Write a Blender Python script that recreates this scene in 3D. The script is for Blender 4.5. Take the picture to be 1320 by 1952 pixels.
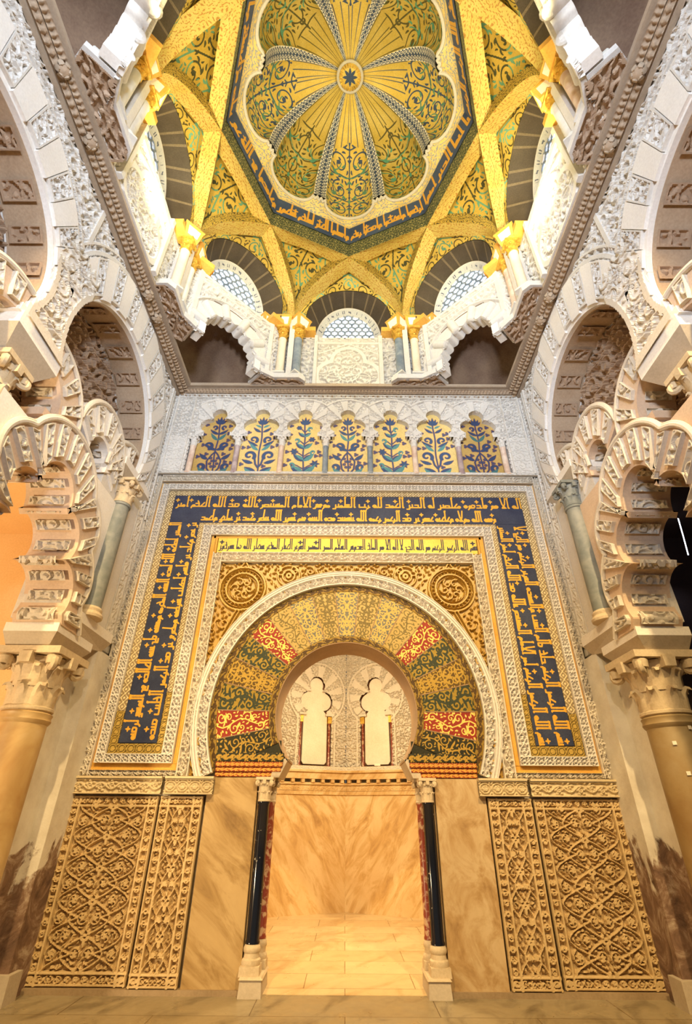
import bpy, math, random
import numpy as np
from mathutils import Matrix, Vector
for o in list(bpy.data.objects): bpy.data.objects.remove(o)
SC = bpy.context.scene
COL = SC.collection
random.seed(7); np.random.seed(7)
R = math.radians; PI = math.pi

# ------------------------------------------------------------------ camera
CAM = Vector((-0.012, -6.6, 1.509))
PITCH, YAW, ROLL, FPX = R(32.07), R(-0.10), R(0.413), 923.5
F = Vector((math.sin(YAW)*math.cos(PITCH), math.cos(YAW)*math.cos(PITCH), math.sin(PITCH)))
R0 = Vector((math.cos(YAW), -math.sin(YAW), 0)); U0 = R0.cross(F)
RR = R0*math.cos(ROLL) + U0*math.sin(ROLL); UU = -R0*math.sin(ROLL) + U0*math.cos(ROLL)
cd = bpy.data.cameras.new('camera'); cam = bpy.data.objects.new('camera', cd); COL.objects.link(cam)
cam.matrix_world = Matrix(((RR.x, UU.x, -F.x, CAM.x), (RR.y, UU.y, -F.y, CAM.y), (RR.z, UU.z, -F.z, CAM.z), (0, 0, 0, 1)))
cd.sensor_fit = 'VERTICAL'; cd.sensor_height = 36; cd.sensor_width = 36; cd.lens = FPX/1952*36
cd.clip_start = .05; cd.clip_end = 200
SC.camera = cam

# ------------------------------------------------------------------ light
SC.view_settings.view_transform = 'Standard'; SC.view_settings.look = 'None'
SC.view_settings.gamma = 1; SC.view_settings.use_curve_mapping = False
SC.view_settings.exposure = -0.22
SC.cycles.max_bounces = 8; SC.cycles.diffuse_bounces = 5; SC.cycles.sample_clamp_indirect = 6
w = bpy.data.worlds.new('world'); SC.world = w; w.use_nodes = True
w.node_tree.nodes['Background'].inputs[0].default_value = (.95, .95, 1.0, 1)
w.node_tree.nodes['Background'].inputs[1].default_value = 0.12

def lamp(name, kind, loc, target, power, col, size=.3, spot=None, blend=.6):
    d = bpy.data.lights.new(name, kind); d.energy = power; d.color = col
    if kind == 'AREA': d.shape = 'SQUARE'; d.size = size
    else: d.shadow_soft_size = size
    if kind == 'SPOT': d.spot_size = R(spot); d.spot_blend = blend
    o = bpy.data.objects.new(name, d); COL.objects.link(o); o.location = loc
    if target is not None:
        o.rotation_euler = (Vector(target)-Vector(loc)).to_track_quat('-Z', 'Y').to_euler()
    return o
WARM = (1, .70, .32); YEL = (1, .86, .46); COOL = (.80, .88, 1); WHITE = (1, .90, .74)
# warm floodlights high on the hall piers behind the camera, aimed down at the lower front
for sx in (-1, 1):
    lamp('unseen_flood', 'SPOT', (sx*2.4, -7.4, 8.2), (sx*.9, 0, 1.2), 3200, WARM, .12, 62, .8)
lamp('unseen_flood', 'SPOT', (0, -8.8, 6.5), (0, 0, 4.4), 1000, (1, .84, .60), .12, 56)  # added frontal fill lamp that brightens the stucco frames
for sx in (-1, 1):
    lamp('unseen_flood', 'SPOT', (sx*2.3, -7.2, 7.7), (sx*-3.4, -1.9, 3.4), 900, WARM, .10, 48, .8)
# added cool fill spots standing in for daylight from the hall
lamp('cool_fill', 'SPOT', (-.6, -11.5, 5.6), (0, 0, 9.4), 3000, COOL, .7, 56, .75)
for sx in (-1, 1):      # more added fill along the upper side walls
    lamp('cool_fill', 'SPOT', (sx*-1.6, -10.5, 4.6), (sx*3.4, -3.4, 7.4), 3000, COOL, .5, 50, .8)
# lamps hidden on the cornice ledges, shining up into the vault
for sx in (-1, 1):
    lamp('cornice_lamp', 'SPOT', (sx*2.60, -3.05, 8.55), (-sx*.3, -3.05, 13), 330, YEL, .10, 140)
    lamp('cornice_lamp', 'POINT', (sx*2.1, -3.05, 8.75), None, 22, YEL, .08)
    lamp('cornice_lamp', 'SPOT', (sx*1.9, -5.3, 8.7), (sx*-.5, -2.0, 12.5), 330, YEL, .10, 120)
lamp('cornice_lamp', 'POINT', (0, -.95, 8.55), None, 18, YEL, .06)
# side aisles
lamp('aisle_lamp', 'SPOT', (-6.2, -5.0, .8), (-5.0, .2, 3.4), 1300, (1, .74, .42), .2, 120)
lamp('aisle_lamp', 'SPOT', (4.5, -3.8, 4.9), (3.5, -.9, 1.0), 200, WARM, .12, 60)
# inside the niche, hidden above the arch
lamp('niche_lamp', 'AREA', (0, 1.15, 3.9), (0, 3.6, .3), 165, (1, .76, .40), .5)
lamp('niche_lamp', 'POINT', (0, 1.9, 3.9), None, 38, (1, .82, .64), .08)

# ------------------------------------------------------------------ object helpers
def link(o, parent=None):
    COL.objects.link(o)
    if parent is not None:
        o.parent = parent; o.matrix_parent_inverse = Matrix.Translation(-parent.location)
    return o
def tag(o, label, cat, group=None):
    o['label'] = label; o['category'] = cat; o['kind'] = 'thing'
    if group: o['group'] = group
    return o
def thing(name, label, cat, loc=(0, 0, 0), group=None):
    o = bpy.data.objects.new(name, None); o.empty_display_size = .1; COL.objects.link(o); o.location = loc
    return tag(o, label, cat, group)
def struct(o): o['kind'] = 'structure'; return o
def dup(root, delta=(0, 0, 0), label=None, group=None, rotz=0, name=None):
    r = root.copy(); COL.objects.link(r); r.location = Vector(root.location)+Vector(delta)
    r.rotation_euler = (0, 0, rotz)
    if label: r['label'] = label
    if group: r['group'] = group
    def kids(a, b):
        for ch in list(a.children):
            c = ch.copy(); COL.objects.link(c); c.parent = b; c.matrix_parent_inverse = ch.matrix_parent_inverse.copy(); kids(ch, c)
    kids(root, r)
    return r
class MB:
    def __init__(s): s.v = []; s.f = []
    def add(s, vs, fs):
        n = len(s.v); s.v += [tuple(map(float, x)) for x in vs]; s.f += [tuple(i+n for i in f) for f in fs]; return s
    def box(s, x0, y0, z0, x1, y1, z1, bev=0):
        vs = [(x0, y0, z0), (x1, y0, z0), (x1, y1, z0), (x0, y1, z0), (x0, y0, z1), (x1, y0, z1), (x1, y1, z1), (x0, y1, z1)]
        return s.add(vs, [(0, 3, 2, 1), (4, 5, 6, 7), (0, 1, 5, 4), (1, 2, 6, 5), (2, 3, 7, 6), (3, 0, 4, 7)])
    def pbox(s, pl, u0, v0, w0, u1, v1, w1):
        c = [pl.p(u, v, w_) for (u, v, w_) in ((u0, v0, w0), (u1, v0, w0), (u1, v0, w1), (u0, v0, w1), (u0, v1, w0), (u1, v1, w0), (u1, v1, w1), (u0, v1, w1))]
        return s.add(c, [(0, 3, 2, 1), (4, 5, 6, 7), (0, 1, 5, 4), (1, 2, 6, 5), (2, 3, 7, 6), (3, 0, 4, 7)])
    def frustum(s, c, hx0, hy0, hx1, hy1, z0, z1, rot=0):
        vs = []
        for (hx, hy, z) in ((hx0, hy0, z0), (hx1, hy1, z1)):
            for sx, sy in ((-1, -1), (1, -1), (1, 1), (-1, 1)):
                x, y = sx*hx, sy*hy; vs.append((c[0]+x*math.cos(rot)-y*math.sin(rot), c[1]+x*math.sin(rot)+y*math.cos(rot), z))
        return s.add(vs, [(0, 3, 2, 1), (4, 5, 6, 7), (0, 1, 5, 4), (1, 2, 6, 5), (2, 3, 7, 6), (3, 0, 4, 7)])
    def lathe(s, c, prof, n=24):
        vs = []; fs = []
        for (r, z) in prof:
            for k in range(n): a = 2*PI*k/n; vs.append((c[0]+r*math.cos(a), c[1]+r*math.sin(a), z))
        for i in range(len(prof)-1):
            for k in range(n): k2 = (k+1) % n; fs.append((i*n+k, i*n+k2, (i+1)*n+k2, (i+1)*n+k))
        fs.append(tuple(reversed(range(n)))); fs.append(tuple((len(prof)-1)*n+k for k in range(n)))
        return s.add(vs, fs)
    def prism(s, a, b):      # two matching closed outlines
        n = len(a); vs = list(a)+list(b)
        fs = [tuple(range(n)), tuple(reversed(range(n, 2*n)))]+[(i, i+n, (i+1) % n+n, (i+1) % n) for i in range(n)]
        return s.add(vs, fs)
    def sweep(s, secs, closed_path=False, closed_sec=True, caps=True):
        n = len(secs[0]); m = len(secs); vs = [p for q in secs for p in q]; fs = []
        for i in range(m if closed_path else m-1):
            j = (i+1) % m
            for k in range(n if closed_sec else n-1):
                k2 = (k+1) % n; fs.append((i*n+k, i*n+k2, j*n+k2, j*n+k))
        if caps and not closed_path and closed_sec: fs += [tuple(reversed(range(n))), tuple((m-1)*n+k for k in range(n))]
        return s.add(vs, fs)
    def tube(s, pts, r, n=8, closed=False):
        pts = [Vector(p) for p in pts]; secs = []; m = len(pts); up = None
        for i, p in enumerate(pts):
            t = (pts[(i+1) % m]-pts[i-1]) if closed else (pts[min(i+1, m-1)]-pts[max(i-1, 0)])
            t.normalize()
            if up is None: up = t.orthogonal().normalized()
            up = (up-t*up.dot(t)).normalized(); b = t.cross(up)
            rr = r[i] if hasattr(r, '__len__') else r
            secs.append([p+(up*math.cos(2*PI*k/n)+b*math.sin(2*PI*k/n))*rr for k in range(n)])
        return s.sweep(secs, closed)
    def build(s, name, mat, parent=None, smooth=False):
        me = bpy.data.meshes.new(name); me.from_pydata(s.v, [], s.f)
        me.materials.append(mat)
        if smooth:
            me.polygons.foreach_set('use_smooth', [True]*len(me.polygons))
            try: me.set_sharp_from_angle(angle=R(40))
            except Exception: pass
        me.update()
        return link(bpy.data.objects.new(name, me), parent)
class Plane:
    def __init__(s, o, eu, ev, en):
        s.o, s.eu, s.ev, s.en = (np.array(x, float) for x in (o, eu, ev, en))
    def p(s, u, v, w_=0): return tuple(s.o+s.eu*u+s.ev*v+s.en*w_)
    def arr(s, A, B, W): return s.o+A[..., None]*s.eu+B[..., None]*s.ev+W[..., None]*s.en
def grid(name, P, mat, parent=None, attrs=None, mask=None, smooth=True):
    nu, nv = P.shape[:2]
    idx = np.arange(nu*nv).reshape(nu, nv)
    q = np.stack([idx[:-1, :-1], idx[1:, :-1], idx[1:, 1:], idx[:-1, 1:]], -1)
    if mask is not None:
        q = q[mask]
    q = q.reshape(-1, 4); co = P.reshape(-1, 3)
    at = {k: a.reshape(-1) for k, a in (attrs or {}).items()}
    if mask is not None:
        used = np.unique(q); re = np.zeros(nu*nv, int); re[used] = np.arange(len(used)); q = re[q]; co = co[used]
        at = {k: a[used] for k, a in at.items()}
    me = bpy.data.meshes.new(name); nq = len(q)
    me.vertices.add(len(co)); me.vertices.foreach_set('co', co.astype(np.float32).ravel())
    me.loops.add(nq*4); me.loops.foreach_set('vertex_index', q.astype(np.int32).ravel())
    me.polygons.add(nq); me.polygons.foreach_set('loop_start', (np.arange(nq)*4).astype(np.int32))
    me.update(calc_edges=True)
    me.polygons.foreach_set('use_smooth', np.full(nq, smooth))
    for k, a in at.items():
        t = me.attributes.new(k, 'FLOAT', 'POINT'); t.data.foreach_set('value', a.astype(np.float32))
    me.materials.append(mat); me.update()
    return link(bpy.data.objects.new(name, me), parent)
def pad(a, val=None):
    a = np.pad(a, 1, mode='edge')
    if val is not None: a[0] = a[-1] = val; a[:, 0] = a[:, -1] = val
    return a
def relief(name, pl, A, B, H, depth, w0, mat, parent=None, attrs=None, mask=None, skirt=.03):
    W = w0+depth*H
    if skirt and mask is None:
        A, B, W = pad(A), pad(B), pad(W, w0-skirt); attrs = {k: pad(v) for k, v in (attrs or {}).items()}
    return grid(name, pl.arr(A, B, W), mat, parent, attrs, mask, smooth=(depth == 0))
def mgrid(u0, v0, u1, v1, step):
    nu = max(2, int(round(abs(u1-u0)/step))+1); nv = max(2, int(round(abs(v1-v0)/step))+1)
    return np.meshgrid(np.linspace(u0, u1, nu), np.linspace(v0, v1, nv), indexing='ij')

# ------------------------------------------------------------------ ornament drawing
class Pat:
    """distance-like field of strokes: positive inside"""
    def __init__(s, su, sv, step, wrap=True):
        s.su, s.sv, s.wrap = su, sv, wrap
        s.N = int(round(su/step))+(0 if wrap else 1); s.M = int(round(sv/step))+(0 if wrap else 1)
        s.du = su/(s.N if wrap else s.N-1); s.dv = sv/(s.M if wrap else s.M-1)
        s.F = np.full((s.N, s.M), -1.0)
    def stroke(s, pts, rad):
        pts = [tuple(p) for p in pts]
        if not hasattr(rad, '__len__'): rad = [rad]*len(pts)
        for (a, b, ra, rb) in zip(pts[:-1], pts[1:], rad[:-1], rad[1:]):
            Rm = max(ra, rb)+3*max(s.du, s.dv)
            iu = np.arange(int(math.floor((min(a[0], b[0])-Rm)/s.du)), int(math.ceil((max(a[0], b[0])+Rm)/s.du))+1)
            jv = np.arange(int(math.floor((min(a[1], b[1])-Rm)/s.dv)), int(math.ceil((max(a[1], b[1])+Rm)/s.dv))+1)
            if not s.wrap:
                iu = iu[(iu >= 0) & (iu < s.N)]; jv = jv[(jv >= 0) & (jv < s.M)]
                if len(iu) == 0 or len(jv) == 0: continue
            dx, dy = b[0]-a[0], b[1]-a[1]; L2 = dx*dx+dy*dy+1e-12
            px = (iu*s.du-a[0])[:, None]; py = (jv*s.dv-a[1])[None]
            t = np.clip((px*dx+py*dy)/L2, 0, 1)
            val = ra+(rb-ra)*t-np.hypot(px-t*dx, py-t*dy)
            ix = np.ix_(iu % s.N, jv % s.M)
            s.F[ix] = np.maximum(s.F[ix], val)
        return s
    def spiral(s, cx, cy, r, a0, turns, th, d=1, r1=.12, n=26):
        pts = [(cx+(r+(r1*r-r)*k/n)*math.cos(a0+d*turns*2*PI*k/n), cy+(r+(r1*r-r)*k/n)*math.sin(a0+d*turns*2*PI*k/n)) for k in range(n+1)]
        return s.stroke(pts, th)
    def circle(s, cx, cy, r, th, n=20):
        return s.stroke([(cx+r*math.cos(2*PI*k/n), cy+r*math.sin(2*PI*k/n)) for k in range(n+1)], th)
    def leaf(s, x, y, a, L, W, bend=0, n=6):
        pts = [(x, y)]; rad = [W*.15]
        for k in range(1, n+1):
            a2 = a+bend*k/n; x += L/n*math.cos(a2); y += L/n*math.sin(a2)
            pts.append((x, y)); rad.append(max(W*math.sin(PI*min(.97, (k/n)**.8)), W*.12))
        return s.stroke(pts, rad)
    def at(s, x, y):
        i = int(round(x/s.du)); j = int(round(y/s.dv))
        if s.wrap: return s.F[i % s.N, j % s.M]
        if 0 <= i < s.N and 0 <= j < s.M: return s.F[i, j]
        return 1
    def fill(s, n, L, W, gap, rnd, bend=1.2):
        for _ in range(n):
            x, y, a = rnd.random()*s.su, rnd.random()*s.sv, rnd.random()*2*PI
            b = rnd.choice((-1, 1))*bend; l = L*(.7+.6*rnd.random())
            q = -(W*.9+gap)
            if s.at(x, y) < q and s.at(x+.5*l*math.cos(a+b*.25), y+.5*l*math.sin(a+b*.25)) < q and s.at(x+l*math.cos(a+b*.5), y+l*math.sin(a+b*.5)) < -gap:
                s.leaf(x, y, a, l, W*(.8+.4*rnd.random()), b)
        return s
    def mirror(s): s.F = np.maximum(s.F, s.F[::-1]); return s
def sm(F, w_=.004): return np.clip(.5+F/(2*w_), 0, 1)
def samp(pt, u, v):
    x = u/pt.du; y = v/pt.dv
    i = np.floor(x).astype(int); j = np.floor(y).astype(int); a = x-i; b = y-j
    G = pt.F; N, M = G.shape; i0 = i % N; i1 = (i+1) % N; j0 = j % M; j1 = (j+1) % M
    return (G[i0, j0]*(1-a)*(1-b)+G[i1, j0]*a*(1-b)+G[i0, j1]*(1-a)*b+G[i1, j1]*a*b)
def mk_arab(S, step, th, seed):
    r = random.Random(seed); p = Pat(S, S, step)
    for (cx, cy, rad, a0, d) in ((.25, .25, .2, 0, 1), (.75, .75, .2, PI, 1), (.25, .75, .2, PI/2, -1), (.75, .25, .2, -PI/2, -1)):
        p.spiral(cx*S, cy*S, rad*S, a0, 1.35, th*S, d)
        for k in range(7):
            a = a0+k*2*PI/7; p.leaf(cx*S+rad*S*math.cos(a), cy*S+rad*S*math.sin(a), a+d*.7, .11*S, th*S*1.5, d*1.2)
        p.leaf(cx*S, cy*S, a0, .09*S, th*S*2.4, .6)
    p.stroke([(0, 0), (.25*S, .06*S), (.5*S, .0), (.75*S, .06*S), (S, 0)], th*S)
    p.stroke([(0, .5*S), (.25*S, .56*S), (.5*S, .5*S), (.75*S, .44*S), (S, .5*S)], th*S)
    p.fill(2500, .11*S, th*S*1.3, .021*S, r)
    return p
ARAB = mk_arab(.62, .0075, .0215, 3)
ARAB2 = mk_arab(.8, .01, .020, 11)
SCROLL = mk_arab(1.0, .012, .012, 5)       # drawn scrollwork of the mosaics
def mk_vine():
    p = Pat(1.9, 1.0, .04); T = .08
    p.stroke([(k*1.9/24, .5+.26*math.sin(k*2*PI/24)) for k in range(25)], T)
    for (cx, cy, d, a) in ((.475, .38, 1, PI/2), (1.425, .62, -1, -PI/2)):
        p.spiral(cx, cy, .24, a, 1.1, T*.9, d)
        for k in range(5): p.leaf(cx+.26*math.cos(a+k*1.2), cy+.26*math.sin(a+k*1.2), a+k*1.2+.6*d, .22, .10, d)
    p.fill(400, .22, .09, .085, random.Random(2))
    return p
VINE = mk_vine()
def mk_zig():
    p = Pat(1.0, 1.0, .04); T = .085
    for a, b in (((0, .5), (.5, 1.02)), ((.5, 1.02), (1, .5)), ((0, .5), (.5, -.02)), ((.5, -.02), (1, .5))): p.stroke([a, b], T)
    for cx in (0, .5):
        cy = .5
        for s_ in (-1, 1):
            p.leaf(cx+.03*s_, cy, s_*.9 if s_ > 0 else PI-.9, .24, .105, .3*s_); p.leaf(cx+.03*s_, cy, -s_*.9 if s_ > 0 else PI+.9, .24, .105, -.3*s_)
    for x in (0, 1): 
        for y, sg in ((.96, -1), (.04, 1)): p.leaf(x, y, sg*PI/2, .28, .14, 0)
    return p
ZIG = mk_zig()
def mk_diam():
    p = Pat(1.0, 1.0, .04)
    for k in (.0, .12): 
        for a, b in (((0, .5), (.5, 1-k)), ((.5, 1-k), (1, .5)), ((0, .5), (.5, k)), ((.5, k), (1, .5))): p.stroke([a, b], .04)
    p.stroke([(.5, .4), (.6, .5), (.5, .6), (.4, .5), (.5, .4)], .06)
    p.stroke([(0, .95), (0, 1.05)], .1)
    return p
DIAM = mk_diam()
def mk_disc():
    p = Pat(1.0, 1.0, .04); p.circle(.5, .5, .42, .05); p.circle(.5, .5, .2, .05); p.circle(0, 0, .12, .05)
    for k in range(6): p.leaf(.5, .5, k*PI/3, .32, .05)
    return p
DISC = mk_disc()
def mk_marks():      # small dark signs of the window reveals
    p = Pat(3.0, 1.0, .04)
    p.stroke([(.4, .75), (.4, .25), (.75, .25), (.75, .75)], .06); p.stroke([(1.4, .75), (1.75, .75), (1.75, .5), (1.4, .5), (1.4, .25), (1.75, .25)], .06)
    p.stroke([(2.4, .25), (2.4, .75), (2.7, .75), (2.7, .25), (2.4, .25)], .06)
    return p
MARKS = mk_marks()
def mk_lozenge():     # the two strings of white lozenges on the dome's blue rib bands
    p = Pat(1.0, 1.0, .03)
    for o_ in (.25, .75):
        p.stroke([(0, o_), (.5, o_+.2), (1, o_)], .035); p.stroke([(0, o_), (.5, o_-.2), (1, o_)], .035); p.stroke([(.44, o_), (.56, o_)], .05)
    p.stroke([(0, 0), (1, 0)], .06)
    return p
LOZ = mk_lozenge()
def mk_plant(kind, W, Hh, step=.008):
    """the tall garden plants of the seven panels: fields of the blue and of the green strokes"""
    b = Pat(W, Hh, step, False); g = Pat(W, Hh, step, False); c = W/2; rnd = random.Random(kind*5+1)
    X = lambda s_, x: c+s_*x
    A = lambda s_, a: a if s_ > 0 else PI-a
    def curl(P, s_, x, y, r, a0, turn, th):
        n = 20; P.stroke([(X(s_, x)+s_*(r*(1-.75*k/n))*math.cos(a0+turn*2*PI*k/n), y+(r*(1-.75*k/n))*math.sin(a0+turn*2*PI*k/n)) for k in range(n+1)], [th*(1-.6*k/n) for k in range(n+1)])
    def pal(P, x, y, a, L, n, w_, spread):
        for k in range(n):
            q = (k-(n-1)/2)/max(1, (n-1)/2); P.leaf(x, y, a+q*spread, L*(1-.25*abs(q)), w_, -q*.6)
    for s_ in (-1, 1):
        if kind == 0:       # curled leaves on a lyre
            g.leaf(X(s_, .02), .02, A(s_, .25), .27, .042, .7*s_); b.leaf(X(s_, .02), .05, A(s_, .9), .25, .036, -.5*s_)
            curl(b, s_, .17, .44, .10, -2.6, -.95, .030); b.stroke([(c, .18), (X(s_, .05), .26), (X(s_, .08), .42)], .014)
            b.leaf(X(s_, .10), .28, A(s_, .1), .2, .034, .5*s_); g.leaf(X(s_, .03), .56, A(s_, .5), .22, .034, .5*s_)
            curl(b, s_, .13, .80, .075, -2.4, -.9, .024); b.leaf(X(s_, .05), .66, A(s_, .25), .22, .03, .6*s_)
            b.leaf(X(s_, .02), .98, A(s_, .3), .17, .026, .6*s_); g.leaf(X(s_, .02), 1.08, A(s_, .8), .13, .022, -.5*s_)
        elif kind == 1:     # lens of stems with berries and heavy leaves
            b.stroke([(c, .02), (X(s_, .10), .16), (X(s_, .12), .32), (X(s_, .05), .46), (c, .52)], .012)
            g.leaf(X(s_, .05), .04, A(s_, .15), .26, .045, .8*s_); curl(b, s_, .22, .20, .075, -2.2, -.8, .032)
            b.leaf(X(s_, .12), .36, A(s_, .35), .19, .036, .6*s_); curl(b, s_, .15, .66, .085, -2.0, -.85, .03)
            b.leaf(c, .56, A(s_, .2), .24, .034, .7*s_); g.leaf(c, .78, A(s_, .6), .22, .032, .5*s_)
            b.leaf(c, .92, A(s_, .25), .19, .028, .6*s_); curl(b, s_, .09, 1.08, .05, -2, -.8, .02)
            for k in range(4): b.circle(X(s_, .03+.03*(k % 2)), .20+.06*k, .018, .009, 8)
        else:               # flowering bush, two leaves by two
            for i in range(4):
                y = .06+i*.27; f = 1-.16*i
                (g if s_ > 0 else b).leaf(c, y, A(s_, .35), .30*f, .046*f, .7*s_); (b if s_ > 0 else g).leaf(c, y+.02, A(s_, .95), .23*f, .036*f, -.5*s_)
                b.stroke([(c, y+.1), (X(s_, .10*f), y+.17), (X(s_, .2*f), y+.21)], .008)
                if (i+(s_ > 0)) % 2:
                    for k in range(6): b.leaf(X(s_, .2*f), y+.21, k*PI/3, .075*f+.01, .019)
                else: curl(g, s_, .2*f, y+.19, .055, -2, -.8, .02)
    b.stroke([(c+.010*math.sin(k), k*Hh/14) for k in range(13)], .010)
    pal(b, c, 1.16, PI/2, .17, 5, .024, 1.2)
    for _ in range(60):
        x, y = .04+rnd.random()*(W-.08), rnd.random()*(Hh*.78)
        if b.at(x, y) < -.04 and g.at(x, y) < -.04:
            for q in range(3): b.circle(x+.022*math.cos(q*2.1), y+.022*math.sin(q*2.1), .014, .006, 7)
    return b.F, g.F

# Kufic lettering: letters are strokes on a straight base line
AR = {'ا': 'A', 'أ': 'A', 'إ': 'A', 'آ': 'A', 'ل': 'L', 'ب': 'b', 'ت': 'b', 'ث': 'b', 'ن': 'n', 'ي': 'y', 'ى': 'y', 'ج': 'j', 'ح': 'j', 'خ': 'j', 'د': 'd', 'ذ': 'd', 'ر': 'r', 'ز': 'r',
      'و': 'w', 'س': 's', 'ش': 's', 'ص': 'S', 'ض': 'S', 'ط': 'T', 'ظ': 'T', 'ع': 'E', 'غ': 'E', 'ف': 'f', 'ق': 'f', 'ك': 'k', 'م': 'm', 'ه': 'h', 'ة': 'h'}
def kufic(text):
    """-> (strokes, total width); x grows in reading direction (to be laid right to left), y up"""
    out = []; x = 0.0; TH = 3.3
    def circ(cx, cy, r): out.append([(cx+r*math.cos(2*PI*k/10), cy+r*math.sin(2*PI*k/10)) for k in range(11)])
    def wedge(px): out.append([(px-.12, TH), (px+.12, TH-.18)])
    for word in text.split():
        ws = [AR[c] for c in word if c in AR]; i = 0
        while i < len(ws):
            c = ws[i]; jr = i > 0 and ws[i-1] not in 'Adrw' and not (ws[i-1] == 'X')
            last = i == len(ws)-1; jl = (not last) and c not in 'Adrw'
            if c == 'L' and not last and ws[i+1] == 'A':
                out.append([(x+.05, TH), (x+.3, 1.2), (x+.95, .0), (x+.1, .0)]); out.append([(x+1.1, TH), (x+.85, 1.2), (x+.2, .0)])
                x += 1.3; ws[i+1] = 'A'; i += 2; continue
            x0 = x
            if c == 'A':
                out.append([(x+.2, 0), (x+.2, TH)]); wedge(x+.2)
                out.append([(x+.2, 0), (x-.1 if jr else x, 0)]); x += .62
            elif c == 'L':
                out.append([(x+.2, 0), (x+.2, TH)]); wedge(x+.2)
                if jl: out.append([(x-.05 if jr else x+.2, 0), (x+.72, 0)]); x += .66
                else: out.append([(x-.05, 0), (x+.95, 0), (x+.95, -.55)]); x += 1.25
            elif c == 'b' or (c in 'ny' and jl):
                out.append([(x+.25, 0), (x+.25, 1.0)])
                if jl: out.append([(x-.05, 0), (x+.62, 0)]); x += .58
                else: out.append([(x-.05, 0), (x+1.5, 0), (x+1.5, .9)]); x += 1.85
            elif c == 'n': out.append([(x-.05, 0), (x+.3, 0), (x+.3, .8)]); out.append([(x+.3, 0), (x+.35, -.55), (x+.9, -.55)]); x += 1.05
            elif c == 'y': out.append([(x-.05, 0), (x+.35, 0), (x+.35, .7), (x+.75, .7)]); out.append([(x+.35, 0), (x+.4, -.6), (x-.6, -.6)]); x += .95
            elif c == 'j':
                out.append([(x+.0, 1.3), (x+.75, .0)]); out.append([(x-.05, 0), (x+.95, 0)])
                if not jl: out.append([(x+.4, 0), (x+.35, -.6), (x+1.0, -.6)])
                x += .95 if jl else 1.2
            elif c in 'dk':
                t = .85 if c == 'd' else 1.0
                out.append([(x+.95, t), (x+.2, t), (x+.2, 0)]); out.append([(x-.05, 0), (x+1.05, 0)])
                if c == 'k': out.append([(x+.2, t), (x+.55, t+.9)])
                x += 1.02 if jl else 1.3
            elif c == 'r': out.append([(x-.05, 0), (x+.25, 0), (x+.25, .6)]); out.append([(x+.25, 0), (x+.3, -.3), (x+.65, -.6)]); x += .8
            elif c == 'w': circ(x+.35, .45, .28); out.append([(x-.05, 0), (x+.4, 0)]); out.append([(x+.58, .35), (x+.6, -.2), (x+.85, -.6)]); x += 1.0
            elif c == 's':
                for k in range(3): out.append([(x+.2+.38*k, 0), (x+.2+.38*k, 1.0-.1*k)])
                out.append([(x-.05, 0), (x+1.25, 0)])
                if not jl: out.append([(x+1.25, 0), (x+1.3, -.55), (x+1.8, -.55)]); x += .6
                x += 1.22
            elif c in 'ST':
                out.append([(x+.15, 0), (x+.15, .7), (x+1.1, .7), (x+1.1, 0)]); out.append([(x-.05, 0), (x+1.3, 0)])
                if c == 'T': out.append([(x+.4, .7), (x+.25, TH)])
                x += 1.25 if jl else 1.5
            elif c == 'E':
                if jr: out.append([(x+.25, 0), (x+.05, .85), (x+.65, .85), (x+.45, 0)])
                else: out.append([(x+.7, 1.0), (x+.2, .85), (x+.2, .3), (x+.6, 0)])
                out.append([(x-.05 if jr else x+.4, 0), (x+.85, 0)])
                if not jl: out.append([(x+.3, 0), (x+.25, -.6), (x+.9, -.6)])
                x += .82 if jl else 1.1
            elif c == 'f':
                circ(x+.35, .65, .27); out.append([(x+.35, .38), (x+.35, 0)]); out.append([(x-.05 if jr else x+.3, 0), (x+.75, 0)])
                if not jl: out.append([(x+.75, 0), (x+.75, -.5), (x+1.2, -.5)]); x += .5
                x += .75
            elif c == 'm':
                circ(x+.35, .22, .28); out.append([(x-.05 if jr else x+.3, 0), (x+.8, 0)])
                if not jl: out.append([(x+.8, 0), (x+.8, -.5)]); x += .3
                x += .75
            elif c == 'h':
                circ(x+.4, .4, .36); out.append([(x+.4, 0), (x+.4, .8)]); out.append([(x-.05 if jr else x+.3, 0), (x+.85 if jl else x+.5, 0)]); x += .82 if jl else 1.0
            i += 1
        x += .55
    return out, x
def kufic_field(text, L, Hh, step, base=.2, th=.17):
    """text fitted into a strip L long; field indexed [along reading direction, up]"""
    st, wd = kufic(text); k = L/wd; ky = Hh*.73/3.3
    p = Pat(L, Hh, step, False)
    for s_ in st: p.stroke([(a*k, Hh*base+b*ky) for a, b in s_], th*min(k, ky)*1.25)
    n = int(L/(Hh*1.3))     # small three-petalled flowers in the gaps above the low letters
    for i in range(n*3):
        x = (i+.5)*L/(n*3); y = Hh*.66
        if i % 2: continue
        if all(p.at(x+dx, y+dy) < -.006 for dx in (-.03, 0, .03) for dy in (-.03, 0, .03)):
            for a in (PI/2, PI/2+1.5, PI/2-1.5, -PI/2): p.leaf(x, y, a, Hh*.16, Hh*.045)
    return p

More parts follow.
